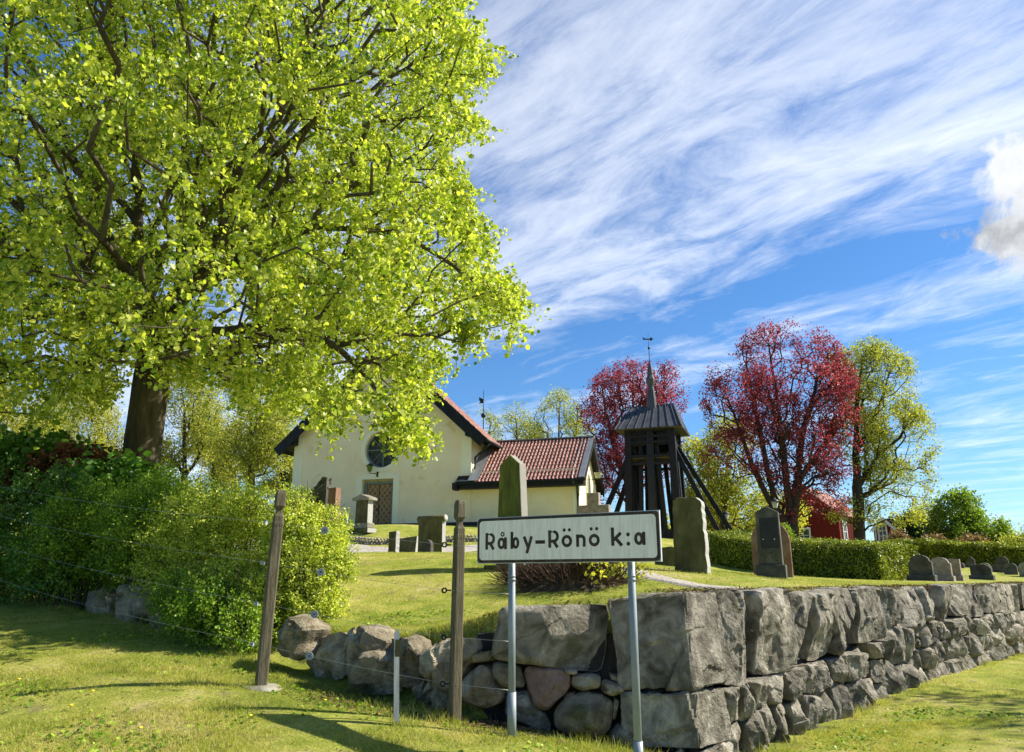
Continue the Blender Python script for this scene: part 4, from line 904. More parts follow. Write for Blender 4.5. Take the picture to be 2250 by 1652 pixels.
for sg in (1, -1):
    nn = (sin(pa)*sg, 0, cos(pa)); uy = (-cos(pa)*sg, 0, sin(pa))
    tiles('roof_tiles', (sg*(HW+OV), (DN+.15) if sg < 0 else -.4, APX-(HW+OV)*sl_+.03), (0, -1 if sg < 0 else 1, 0), uy, nn, DN+.55, L_, roofb)
    s3 = (6.9-3.5)/3.9; l3 = 3.9*sqrt(1+s3*s3)
    mb = MB()
    mb.add([(0, DN, 6.4), (sg*3.8, DN, 3.45), (sg*3.8, DN+13, 3.45), (0, DN+13, 6.4)], [(0, 1, 2, 3) if sg > 0 else (3, 2, 1, 0)]); mb.build('roof_slope', M['tile'], roofb)
# gutters and downpipes
mb = MB(); ex_, ez_ = HW+OV+.06, APX-(HW+OV)*sl_-.03
mb.tube([(ex_, -.4, ez_), (ex_, DN, ez_)], .07, 8); mb.tube([(ex_-.02, .1, ez_-.06), (ex_-.25, .1, ez_-.28), (HW+.12, .2, ez_-.62), (HW+.10, .2, ez_-1.75), (HW+.2, .12, ez_-1.95)], .05, 8)
mb.build('downpipe', M['iron'], church)
# finial with ball and vane on the far ridge end
mb = MB(); fy = 14.4; mb.tube([(0, fy, 6.2), (0, fy, 9.6)], [.035, .02], 6); mb.sphere((0, fy, 7.95), .16, 12, 8); mb.add([(0, fy, 9.0), (-.3, fy, 9.15), (-.3, fy, 8.95), (-.22, fy, 8.85), (-.3, fy, 8.75), (0, fy, 8.75), (0, fy+.02, 9.0), (-.3, fy+.02, 9.15), (-.3, fy+.02, 8.95), (-.22, fy+.02, 8.85), (-.3, fy+.02, 8.75), (0, fy+.02, 8.75)], [(0, 1, 2, 3, 4, 5), (11, 10, 9, 8, 7, 6)]+[(i, i+6, (i+1) % 6+6, (i+1) % 6) for i in range(6)])
mb.build('weather_vane', M['iron'], church)
# lantern over the door
ln_ = MB(); lx, ly, lz = -.28, -.34, 2.64
ln_.lathe((lx, ly, lz), [(.0, .25), (.19, .13), (.20, .11), (.0, .11)], 4)
lan = ln_.build('lantern', M['iron'], church)
mb = MB(); mb.lathe((lx, ly, lz), [(.15, .11), (.09, -.13), (0, -.13)], 4); mb.build('lamp_glass', M['greenglass'], lan)
mb = MB(); mb.tube([(lx, ly, lz-.13), (lx, ly, lz-.19), (lx+.22, ly+.28, lz-.20)], .016, 6); mb.box((lx+.23, -.03, lz-.22), (.09, .05, .22)); mb.tube([(lx+.23, -.02, lz-.32), (lx+.21, -.02, lz-.45), (lx+.30, -.02, lz-.58), (lx+.32, -.02, 2.3)], .008, 5); mb.build('bracket', M['iron'], lan)
# sacristy wing (to the right)
AX0, AX1, AD = HW, HW+4.55, 4.15; AE, AR = 2.22, 3.93
mb = MB(); g1 = [(AD/2-AD/2, -.4), (AD, -.4), (AD, AE+.1), (AD/2, AR-.1), (0, AE+.1)]
mb.add([(AX0-.3, .03, -.4), (AX1, .03, -.4), (AX1, .03, AE+.15), (AX0-.3, .03, AE+.15), (AX1, AD, -.4), (AX1, AD, AE+.1), (AX1, AD/2, AR-.08), (AX0, AD, -.4), (AX0, AD, AE+.1)], [(0, 1, 2, 3), (1, 4, 5, 6, 2), (4, 7, 8, 5)])
wing = mb.build('wing_wall', M['plaster'], church)
mb = MB(); mb.box((AX1-.10, .01, .85), (.26, .05, 2.4)); mb.box((AX1+.008, .28, .85), (.03, .5, 2.4)); mb.build('wing_corner_band', M['plaster2'], wing)
mb = MB(); wn = [(AD/2+.45, .9), (AD/2+.45, 1.9)]+[(AD/2+.45*cos(R(a)), 1.9+.55*sin(R(a))) for a in range(15, 180, 15)]+[(AD/2-.45, 1.9), (AD/2-.45, .9)]
mb.prism(wn, (AX1, 0, 0), (0, 1, 0), (0, 0, 1), (1, 0, 0), .02); 
wwin = MB().prism(wn, (AX1+.014, 0, 0), (0, 1, 0), (0, 0, 1), (1, 0, 0), .014).build('wing_window', M['glass'], wing)
mb = MB()
for i in range(len(wn)): a, b = wn[i], wn[(i+1) % len(wn)]; mb.bar((AX1+.03, a[0], a[1]), (AX1+.03, b[0], b[1]), .09, .06, (1, 0, 0))
mb.bar((AX1+.022, AD/2, .9), (AX1+.022, AD/2, 2.4), .035); mb.build('window_frame', M['plaster2'], wwin)
pa2 = math.atan((AR-AE)/(AD/2)); o2 = .45; sl2 = (AR-AE)/(AD/2)
mb = MB()
for sg, y0_, y1_ in ((-1, AD/2, -o2), (1, AD/2, AD+o2)):
    zt, ze = AR, AR-abs(y1_-AD/2)*sl2
    mb.add([(x, y, z-d) for x in (AX0-.55 if sg < 0 else AX0, AX1+.3) for (y, z) in ((y0_, zt), (y1_, ze)) for d in (0, .12)], [(0, 2, 3, 1), (5, 7, 6, 4), (0, 4, 6, 2), (1, 3, 7, 5), (2, 6, 7, 3)])
wroof = mb.build('wing_roof', M['tar'], church)
nn = (0, -sin(pa2), cos(pa2)); hg = (AD/2+o2)/cos(pa2)
tiles('roof_tiles', (AX0+.35, -o2-.02, AR-(AD/2+o2)*sl2+.03), (1, 0, 0), (0, cos(pa2), sin(pa2)), nn, AX1-AX0-.15, hg, wroof, pitch=.155, row=.27, amp=.042)
tiles('roof_tiles', (AX1+.2, AD+o2+.02, AR-(AD/2+o2)*sl2+.03), (-1, 0, 0), (0, -cos(pa2), sin(pa2)), (0, sin(pa2), cos(pa2)), AX1-AX0+.15, hg, wroof, pitch=.155, row=.27, amp=.042)
mb = MB(); ze = AR-(AD/2+o2)*sl2
mb.box(((AX0+AX1)/2-.1, -o2+.22, ze-.12), (AX1-AX0+.8, .5, .2)); mb.box(((AX0+AX1)/2-.1, -o2-.06, ze-.01), (AX1-AX0+1.0, .12, .09)); mb.box((AX0-.5, -o2+.05, ze-.13), (.2, .4, .30), bev=.03); mb.build('eaves_box', M['tar'], wroof)
mb = MB()
mb.tube([(AX1-.02, -.35, ze-.08), (AX1-.02, -.08, ze-.42), (AX1-.02, -.08, .55), (AX1+.12, -.1, .40)], .055, 8); mb.build('wing_downpipe', M['iron'], wroof)
mb = MB()
for sg, y1_ in ((-1, -o2-.05), (1, AD+o2+.05)):
    z1e = AR-abs(y1_-AD/2)*sl2
    a, b = Vector((AX1+.31, AD/2, AR+.05)), Vector((AX1+.31, y1_, z1e+.05)); n3 = Vector((0, sg*sin(pa2), cos(pa2)))
    mb.add([p-n3*d+Vector((x, 0, 0)) for x in (-.05, 0) for d in (0, .3) for p in (a, b)], [(0, 1, 3, 2), (6, 7, 5, 4), (0, 4, 5, 1), (2, 3, 7, 6), (1, 5, 7, 3)])
mb.build('wing_bargeboard', M['tar'], wroof)
mb = MB(); mb.box(((AX0+AX1)/2+.2, AD/2, AR+.06), (AX1-AX0+.3, .26, .05)); 
nn3 = Vector(nn); a, b = Vector((AX1+.22, AD/2, AR+.075)), Vector((AX1+.22, -o2-.04, ze+.075)); mb.add([p+Vector((x, 0, 0))+nn3*h for h in (0, .03) for x in (-.12, .11) for p in (a, b)], [(0, 2, 3, 1), (4, 5, 7, 6), (0, 1, 5, 4), (2, 6, 7, 3), (1, 3, 7, 5)])
a, b = Vector((AX0+.03, AD/2, AR+.09)), Vector((AX0+.03, -o2-.02, ze+.085)); mb.add([p+Vector((x, 0, 0))+nn3*h for h in (0, .03) for x in (0, .42) for p in (a, b)], [(0, 2, 3, 1), (4, 5, 7, 6), (0, 1, 5, 4), (2, 6, 7, 3), (1, 3, 7, 5)])
mb.box((AX0-.28, -o2+.2, ze+.10), (.5, .5, .04), rz=0); mb.build('zinc_flashing', M['flash'], wroof)
mb = MB(); mb.tube([(AX1-.12, AD/2, AR+.12), (AX1-.17, 0, ze+.55), (AX1-.14, -o2-.05, ze+.12), (AX1-.10, -o2-.08, ze-.1), (AX1+.05, -.06, ze-.55)], .012, 5); mb.build('conductor_wire', M['flash'], wroof)
ln2 = MB().lathe((AX1+.75, .35, 2.12), [(0, .19), (.19, .08), (0, .08)], 8).build('lantern', M['iron'], church)
MB().lathe((AX1+.75, .35, 2.12), [(.16, .08), (.11, -.14), (0, -.14)], 8).build('lamp_glass', M['lampglass'], ln2)
MB().tube([(AX1+.75, .35, 1.98), (AX1+.75, .35, 1.92), (AX1, .35, 1.92)], .018, 6).build('bracket', M['iron'], ln2)
# ------------------------------------------------------------------ cobble kerb below the church
kb = MB(); r = random.Random(3); kp = [(-13., 28.6), (-8., 27.7), (-5., 27.1), (-1.5, 26.9), (1.2, 26.9), (3.2, 27.4)]
for (xa, ya), (xb, yb) in zip(kp[:-1], kp[1:]):
    L = hypot(xb-xa, yb-ya); n_ = int(L/.11); d = ((xb-xa)/L, (yb-ya)/L)
    kb.bar((xa, ya+.2, gz(xa, ya)-.05), (xb, yb+.2, gz(xb, yb)-.05), .3, .36)
    for i in range(n_):
        for rw in range(3):
            f = (i+.5*(rw % 2)+r.uniform(-.2, .2))/n_; x, y = xa+(xb-xa)*f, ya+(yb-ya)*f; s_ = r.uniform(.038, .066)
            kb.sphere((x, y+rw*.03, gz(x, y)+.02+rw*.085), s_, 6, 5, r.uniform(.7, 1.1))
    
kerb = tag(kb.build('cobble_kerb', M['cobble'], None, (-5, 27, gz(-5, 27)), local=False), 'low retaining kerb of pale round cobbles across the slope below the church', 'kerb')
# ------------------------------------------------------------------ belfry
BZ = 3.4; BY = 36.
bell = thing('bell_tower', 'black tarred timber belfry with sheet-metal roof, slender spire and slanting braces', 'bell tower', (6.75, BY, BZ), R(-20))
bell.scale = (.92, .92, 1.)
hb_, top = 1.28, 5.05   # half width of the chamber, eaves height above base
post = MB
for sx in (-1, 1):
    for sy in (-1, 1):
        MB().bar((sx*1.22, sy*1.15, 0), (sx*1.08, sy*1.0, 5.1), .34, .34, (0, 1, 0)).build('corner_post', M['tar'], bell)
for k, (x, y) in enumerate(((0, -1.1), (0, 1.1), (-1.15, 0), (1.15, 0))): MB().bar((x*1.05, y*1.05, 0), (x*.85, y*.85, 5.), .36, .36, (0, 1, 0)).build('middle_post', M['tarblue'], bell)
mb = MB()
for x0, y0, x1, y1 in ((-.55, -1.05, -.5, -.9), (.55, -1.05, .3, -.9), (-.95, .4, -.7, .4), (.85, -.45, .95, -.4), (.6, .9, .4, .6), (-.6, .9, -.5, .7)): mb.bar((x0*1.1, y0*1.05, .1), (x1, y1, 4.3), .2, .2, (0, 1, 0))
mb.build('inner_struts', M['tar'], bell)
for z in (3.35, 3.7, 4.35, 4.62, 4.9):
    mb = MB(); w_ = 1.12
    for s in (-1, 1): mb.box((0, s*w_, z), (2*w_+.3, .13, .12)); mb.box((s*w_, 0, z+.003), (.13, 2*w_-.14, .12))
    mb.build('ring_beam', M['tar'], bell)
mb = MB(); mb.box((0, 0, 3.62), (2.1, 2.1, .06)); mb.build('floor_boards', M['post'], bell)
mb = MB()
for s in (-.5, .5):
    mb.lathe((s, 0, 3.95), [(.0, .5), (.12, .48), (.2, .3), (.24, .1), (.34, 0), (.30, 0), (0, .05)], 14); mb.bar((s-.3, 0, 4.5), (s+.3, 0, 4.5), .18)
mb.build('bells', M['iron'], bell)
mb = MB(); mb.box((0, 1.05, 4.6), (2.1, .05, 1.)); mb.box((-.62, -1.06, 4.55), (.75, .04, .7)); mb.box((.68, -1.06, 4.5), (.6, .04, .6)); mb.build('boarding', M['tar'], bell)
for (x0, y0, z0_, x1, y1, z1_) in ((-1.05, -.7, 4.0, -3.15, -1.0, -.1), (-1.1, .7, 4.0, -2.9, 1.1, -.1), (1.08, -.75, 4.2, 3.2, -1.0, -.1), (1.1, .7, 4.35, 3.75, 1.2, -.1)):
    MB().bar((x0, y0, z0_), (x1, y1, z1_), .23, .2, (0, 1, 0)).build('brace', M['tar'], bell)
mb = MB(); mb.bar((2.1, -1.0, .12), (3.35, -1.0, .12), .26, .3); mb.bar((2.3, 1.2, .12), (3.9, 1.2, .12), .26, .3); mb.bar((-2.9, -1.0, .1), (-1.2, -1.0, .1), .26, .3); mb.bar((-2.7, 1.1, .1), (-1.2, 1.1, .1), .26, .3); mb.build('sill_beam', M['tar'], bell)
mb = MB()
for s in (-1, 1):
    mb.bar((.45+s*.14, -.5, .0), (.15+s*.14, -.3, 4.2), .04)
for i in range(18): f = i/18; mb.bar((.45-.3*f-.14, -.5+.2*f, .2+4.*f), (.45-.3*f+.14, -.5+.2*f, .2+4.*f), .03)
mb.build('ladder', M['tar'], bell)
# base boarding and stone footing
mb = MB(); mb.box((0, 0, .1), (2.7, 2.6, .5)); mb.build('sill_frame', M['tar'], bell)
mb = MB(); mb.box((0, 0, -.25), (3.0, 2.9, .3)); mb.build('footing', M['palestone'], bell)
# roof: four slopes up to a short ridge
e0, e1 = 1.68, 1.62; rz0, rz1 = 4.95, 6.25; tx, ty = 1.14, .04
mb = MB(); mb.add([(-e0, -e1, rz0), (e0, -e1, rz0), (e0, e1, rz0), (-e0, e1, rz0), (-tx, -ty, rz1), (tx, -ty, rz1), (tx, ty, rz1), (-tx, ty, rz1)], [(0, 1, 5, 4), (1, 2, 6, 5), (2, 3, 7, 6), (3, 0, 4, 7), (4, 5, 6, 7), (3, 2, 1, 0)])
br = mb.build('roof', M['sheet'], bell); sm = MB()
for i in range(8):
    f = (i+.5)/8
    for s in (-1, 1):
        sm.bar((-e0+2*e0*f, s*e1, rz0+.02), (-tx+2*tx*f, s*ty, rz1+.02), .035, .04); sm.bar((s*e0, -e1+2*e1*f, rz0+.02), (s*tx, -ty+2*ty*f, rz1+.02), .035, .04)
for sx in (-1, 1):
    for sy in (-1, 1): sm.bar((sx*e0, sy*e1, rz0+.02), (sx*tx, sy*ty, rz1+.02), .05, .05)
sm.bar((-tx, 0, rz1+.03), (tx, 0, rz1+.03), .06); sm.build('seams', M['sheet'], br)
mb = MB(); mb.lathe((0, 0, 0), [(.30, 5.9), (.25, 6.6), (.175, 7.12), (.15, 7.22), (.25, 7.48), (.25, 7.60), (.15, 7.82), (.17, 7.9), (.04, 8.5), (0, 8.52)], 8); spire = mb.build('spire', M['sheet'], bell)
for p in spire.data.polygons: p.use_smooth = False
mb = MB(); mb.tube([(0, 0, 8.45), (0, 0, 9.98)], [.022, .012], 6); mb.sphere((0, 0, 9.2), .07, 10, 8); mb.prism([(-.3, -.03), (.1, -.03), (.1, -.10), (.28, .02), (.1, .12), (.1, .03), (-.2, .03), (-.3, .12)], (0, -.01, 9.66), (.9, .4, 0), (0, 0, 1), (.4, -.9, 0), .02); mb.build('weather_vane', M['iron'], spire)
# ------------------------------------------------------------------ name sign
SA, SB = Vector((-.32, 7.2, 0)), Vector((1.2, 6.3, 0)); sdir = (SB-SA).normalized(); sang = atan2(sdir.y, sdir.x); SL = (SB-SA).length
S0, S1 = 1.735, 2.145
sbase = (SA.x, SA.y, 0.)
sign = thing('road_sign', 'white place-name sign with black border reading Råby-Rönö k:a on two galvanised poles', 'road sign', sbase, sang)
def rrect(x0, z0, x1, z1, r, n=6):
    o = []
    for cx, cz, a0 in ((x1-r, z0+r, -90), (x1-r, z1-r, 0), (x0+r, z1-r, 90), (x0+r, z0+r, 180)):
        o += [(cx+r*cos(R(a0+90*i/n)), cz+r*sin(R(a0+90*i/n))) for i in range(n+1)]
    return o
m1, t = mat_base('sign_white'); v = t.n('ShaderNodeTexCoord').outputs['Object']
c = t.mix(t.ramp(t.noise(t.vm('MULTIPLY', v, (9, 1, .9)), 3.5, 6, .65), [(.42, 0.), (.72, .75)]), (.88, .81, .70), (.58, .54, .40))
c = t.mix(t.ramp(t.noise(t.vm('MULTIPLY', v, (1, 1, 14)), 2., 5, .6), [(.55, 0.), (.7, .5)]), c, (.84, .79, .70))
c = t.mix(t.ramp(t.noise(v, 90., 2), [(.70, 0.), (.74, .6)]), c, (.2, .2, .17))
t.n('ShaderNodeOutputMaterial', {'Surface': t.n('ShaderNodeBsdfPrincipled', {'Base Color': c, 'Roughness': .33, 'Specular IOR Level': .5}).outputs[0]})
m2 = mat('sign_black', [(.018, .013, .009), (.04, .028, .018), (.085, .055, .032)], 3.2, .6, .1, 50, 7, stretch=(3, 1, 1))
SEDGE = mat('sign_edge', [(.4, .42, .42), (.55, .56, .55)], 5, .5, .1)
MB().box((SL/2, .012, (S0+S1)/2), (SL, .024, S1-S0)).build('panel', SEDGE, sign)
bp = rrect(.006, S0+.006, SL-.006, S1-.006, .03); MB().prism(bp, (0, -.0035, 0), (1, 0, 0), (0, 0, 1), (0, -1, 0), .003).build('border', m2, sign)
bp = rrect(.028, S0+.03, SL-.03, S1-.03, .035); MB().prism(bp, (0, -.0065, 0), (1, 0, 0), (0, 0, 1), (0, -1, 0), .003).build('face', m1, sign)
tx_ = MB(); lay = [0]
def stroke(pts, wd, closed=False):
    """flat ribbon with square ends"""
    lay[0] += 1; y = -.0068-.00025*(lay[0] % 6); n_ = len(pts); L, Rr_ = [], []
    for i, p in enumerate(pts):
        if closed: a, b = pts[i-1], pts[(i+1) % n_]
        else: a, b = pts[max(0, i-1)], pts[min(n_-1, i+1)]
        d1 = Vector((p[0]-a[0], p[1]-a[1])); d2 = Vector((b[0]-p[0], b[1]-p[1]))
        d = ((d1.normalized() if d1.length else Vector((0, 0)))+(d2.normalized() if d2.length else Vector((0, 0)))).normalized(); nn = Vector((-d.y, d.x))
        L.append((p[0]+nn.x*wd/2, y, p[1]+nn.y*wd/2)); Rr_.append((p[0]-nn.x*wd/2, y, p[1]-nn.y*wd/2))
    m_ = n_ if closed else n_-1
    tx_.add(L+Rr_, [(i, (i+1) % n_, n_+(i+1) % n_, n_+i) for i in range(m_)])
def arc(cx, cz, rx, rz, a0, a1, n=14): return [(cx+rx*cos(R(a0+(a1-a0)*i/n)), cz+rz*sin(R(a0+(a1-a0)*i/n))) for i in range(n+1)]
def el(cx, cz, rx, rz, wd): stroke(arc(cx, cz, rx, rz, 0, 345, 23), wd, True)
def dot(cx, cz, r):
    lay[0] += 1; y = -.0068-.00025*(lay[0] % 6); tx_.add([(cx+r*cos(2*pi*i/16), y, cz+r*sin(2*pi*i/16)) for i in range(16)], [tuple(range(16))])
W_, CAPH, XH = .0285, .150, .104
bl = lambda x: 1.8585+.010*(x-.1)/1.5
def gR(x0, x1):
    b = bl(x0); w_ = x1-x0; stroke([(x0+W_/2, b), (x0+W_/2, b+CAPH)], W_); h = CAPH*.27
    stroke([(x0+W_/2, b+CAPH-W_/2), (x1-h*.92-W_/2, b+CAPH-W_/2)]+arc(x1-h*.95-W_/2+.0, b+CAPH-W_/2-h, h*.95, h, 90, -90)+[(x0+W_/2, b+CAPH-W_/2-2*h)], W_*.95)
    stroke([(x0+w_*.50, b+CAPH-W_/2-2*h), (x1-W_*.55, b)], W_)
def ga(x0, x1):
    b = bl(x0); el((x0+x1-W_*.6)/2, b+XH/2, (x1-x0-W_*1.5)/2, (XH-W_)/2+.001, W_*.93); stroke([(x1-W_/2, b), (x1-W_/2, b+XH)], W_)
def gb(x0, x1):
    b = bl(x0); el((x0+x1+W_*.6)/2, b+XH/2, (x1-x0-W_*1.5)/2, (XH-W_)/2+.001, W_*.93); stroke([(x0+W_/2, b), (x0+W_/2, b+CAPH)], W_)
def go(x0, x1): b = bl(x0); el((x0+x1)/2, b+XH/2, (x1-x0-W_)/2, (XH-W_)/2+.001, W_*.95)
gR(.093, .197); ga(.224, .322); el(.276, bl(.27)+XH+.028, .015, .015, .0125); gb(.361, .451)
b = bl(.5); stroke([(.501, b+XH), (.543, b+.004)], W_); stroke([(.578, b+XH), (.528, b-.042)], W_)
b = bl(.6); stroke([(.616, b+.052), (.713, b+.052)], W_*1.05)
gR(.744, .850); go(.874, .977); dot(.902, bl(.9)+CAPH-.004, .0145); dot(.952, bl(.9)+CAPH-.004, .0145)
b = bl(1.05); stroke([(1.014+W_/2, b), (1.014+W_/2, b+XH)], W_); stroke([(1.014+W_/2, b+XH*.60)]+arc(1.0585, b+XH*.60, .0325, XH*.40-W_/2, 150, 0)+[(1.103-W_/2, b)], W_*.95)
go(1.132, 1.236); dot(1.158, bl(1.15)+CAPH-.004, .0145); dot(1.210, bl(1.15)+CAPH-.004, .0145)
b = bl(1.35); stroke([(1.339+W_/2, b), (1.339+W_/2, b+CAPH)], W_); stroke([(1.428, b+XH), (1.352, b+.040)], W_*.95); stroke([(1.378, b+.062), (1.434, b)], W_)
b = bl(1.5); dot(1.491, b+.013, .0165); dot(1.491, b+.088, .0165); ga(1.544, 1.642)
tx_.build('lettering', m2, sign)
for lx in (.333, 1.48):
    q = SA+sdir*lx; zb = gz(q.x, q.y+.04)
    pl_ = MB(); pl_.tube([(lx, .062, zb-.2), (lx, .062, S1-.05)], .032, 18); pl_.tube([(lx, .062, zb-.05), (lx, .062, zb+.34 if lx < 1 else zb+.2)], .038, 18); pl_.tube([(lx, .062, 1.58), (lx, .062, 1.605)], .0345, 18); pl_.tube([(lx, .062, 1.615), (lx, .062, 1.63)], .0345, 18)
    pl_.build('pole', M['galv'], sign)
    MB().box((lx, .045, S0+.1), (.16, .05, .03)).box((lx, .045, S1-.1), (.16, .05, .03)).build('clamp', M['galv'], sign)
# ------------------------------------------------------------------ fence posts with turned tops
def fence_post(x, y, topz, lab, wdt, lean=(0, 0), rz=0., ball=False):
    zb = gz(x, y)-.15; h = topz-zb; root = thing('fence_post', lab, 'fence post', (x, y, zb), rz, 'carved timber posts of the wire fence'); w_ = wdt; mb = MB()
    prof = [(0, 1.08), (h-.37, 1.0), (h-.365, 1.04), (h-.33, 1.04), (h-.325, .96), (h-.27, .96), (h-.235, .58), (h-.205, .56), (h-.165, 1.02), (h-.04, 1.0), (h-.01, .82), (h, .55)]
    ch = .24  # chamfered square section
    def sec(k, z):
        a, b_ = w_/2*k, w_/2*k*(1-ch); X_, Y_ = lean[0]*z/h, lean[1]*z/h
        return [(x_+X_, y_+Y_, z) for x_, y_ in ((a, -b_), (a, b_), (b_, a), (-b_, a), (-a, b_), (-a, -b_), (-b_, -a), (b_, -a))]
    vs = []; 
    for z, k in prof: vs += sec(k, z)
    fs_ = [(i*8+j, i*8+(j+1) % 8, (i+1)*8+(j+1) % 8, (i+1)*8+j) for i in range(len(prof)-1) for j in range(8)]+[tuple((len(prof)-1)*8+j for j in range(8))]
    mb.add(vs, fs_); mb.build('shaft', M['post'], root); return root
pl1 = P(577, 1500, 7.9); pm1 = P(998, 1590, 7.35)
post_l = fence_post(pl1.x-.02, 7.9, P(607, 1076, 7.9).z, 'leftmost timber fence post, leaning, on a concrete footing in front of the shrubs', .102, (.055, 0), R(25))
post_m = fence_post(pm1.x, 7.35, P(1006, 1098, 7.35).z, 'upright timber fence post beside the left end of the sign', .09, (.02, 0), R(28))
mb = MB(); mb.lathe((0, 0, .115), [(.0, .06), (.16, .055), (.2, .02), (.22, -.06)], 14); 
ft = mb.build('concrete_footing', M['palestone'], post_l)
# small white stake
q = P(873, 1550, 7.0); zb = gz(q.x, q.y)-.1; tz = P(867, 1381, 7.0).z
stk = thing('marker_stake', 'narrow bleached white stake with a small plate, in front of the bank boulders', 'stake', (q.x, q.y, zb), R(12))
h = tz-zb; mb = MB(); mb.prism([(-.022, 0), (.022, 0), (.020, h-.04), (0.004, h), (-.004, h), (-.024, h-.04)], (0, -.011, 0), (1, 0, 0), (-.03, 0, 1), (0, -1, 0), .022); mb.build('board', M['postgrey'], stk)
MB().box((-.018, -.016, h-.16), (.04, .004, .14)).build('plate', M['sand'], stk)
# ------------------------------------------------------------------ fence wires, tensioners, insulators
def sag_pts(a, b, n=14, s=.02): a, b = Vector(a), Vector(b); return [a.lerp(b, i/n)-Vector((0, 0, s*4*(i/n)*(1-i/n))) for i in range(n+1)]
wires = [  # far left, at left post, at middle post (photo positions)
    ((-40, 1062), (585, 1146), (985, 1197), 'topmost'), ((-40, 1124), (578, 1235), (985, 1297), 'second'), ((-40, 1188), (565, 1325), (984, 1400), 'third'), ((-40, 1262), (556, 1414), (982, 1502), 'lowest')]
nm = {'topmost': 'highest', 'second': 'second highest', 'third': 'third', 'lowest': 'lowest'}
for k, (a, b, c_, w__) in enumerate(wires):
    pa_ = P(a[0], a[1], 12.2); pb = P(b[0]+22, b[1]+3, 7.93); pc = P(c_[0], c_[1], 7.32); pd = P(1117, c_[1]+(10, 8, 9, 14)[k], 7.2)
    root = thing('fence_wire', 'thin steel fence wire, %s of the four, running past both fence posts' % nm[w__], 'fence wire', tuple(pb), 0)
    mb = MB(); mb.tube([p-pb for p in sag_pts(pa_, pb, 20, .05)]+[p-pb for p in sag_pts(pb, pc, 12, .015)][1:]+[p-pb for p in sag_pts(pc, pd, 4, .0)][1:], .0016, 5); mb.build('strand', M['wire'], root)
    f = [.30, .29, .28, .27][k]; tp = pb.lerp(pc, f)-Vector((0, 0, .012)); d_ = (pc-pb).normalized()
    def disc(cen, r, m, nme, thick=.02, ax=None, par=root, slots=True):
        ax_ = (ax or Vector((.15, -1, .05))).normalized(); u = ax_.cross(Vector((0, 0, 1))).normalized(); v_ = u.cross(ax_); mb = MB(); n = 20
        prof_ = [(0, thick*.5), (r*.35, thick*.5), (r*.4, thick*.25), (r*.8, thick*.3), (r, thick*.5), (r*1.02, thick*.2), (r*.8, 0), (r*1.02, -thick*.2), (r, -thick*.5), (0, -thick*.5)]
        mb.add([cen-pb+(u*cos(2*pi*i/n)+v_*sin(2*pi*i/n))*rr+ax_*z for rr, z in prof_ for i in range(n)], [(j*n+i, j*n+(i+1) % n, (j+1)*n+(i+1) % n, (j+1)*n+i) for j in range(len(prof_)-1) for i in range(n)], False)
        o = mb.build(nme, m, par)
        if slots:
            m3 = MB(); m3.box(cen-pb+ax_*(thick*.5+.001), (.016, .012, .016), rz=atan2(ax_.y, ax_.x)+pi/2)
            for i in range(8): a_ = 2*pi*i/8+.2; m3.box(cen-pb+ax_*(thick*.32+.002)+(u*cos(a_)+v_*sin(a_))*r*.66, (.007, .008, .007), rz=atan2(ax_.y, ax_.x)+pi/2)
            m3.build('slots', M['black'], o)
        return o
    disc(tp, .036, M['insul'], 'tensioner')
    disc(pb-d_*.055+Vector((-.06, 0, 0)), .022, M['insul'], 'insulator_disc', .016, Vector((1, -.6, 0)), slots=False)
    m4 = MB(); m4.sphere(d_*.025, .012, 8, 6); m4.build('blue_insulator', M['blue'], root)
    # ring insulator on the middle post
    rc = pc+Vector((-.035, -.02, 0))-pb; m5 = MB(); m5.tube([rc+Vector((cos(2*pi*i/14), 0, sin(2*pi*i/14)))*.020 for i in range(15)], .009, 6, False); m5.tube([rc+Vector((.02, 0, 0)), rc+Vector((.06, .02, 0))], .007, 6); m5.build('ring_insulator', M['black'], root)
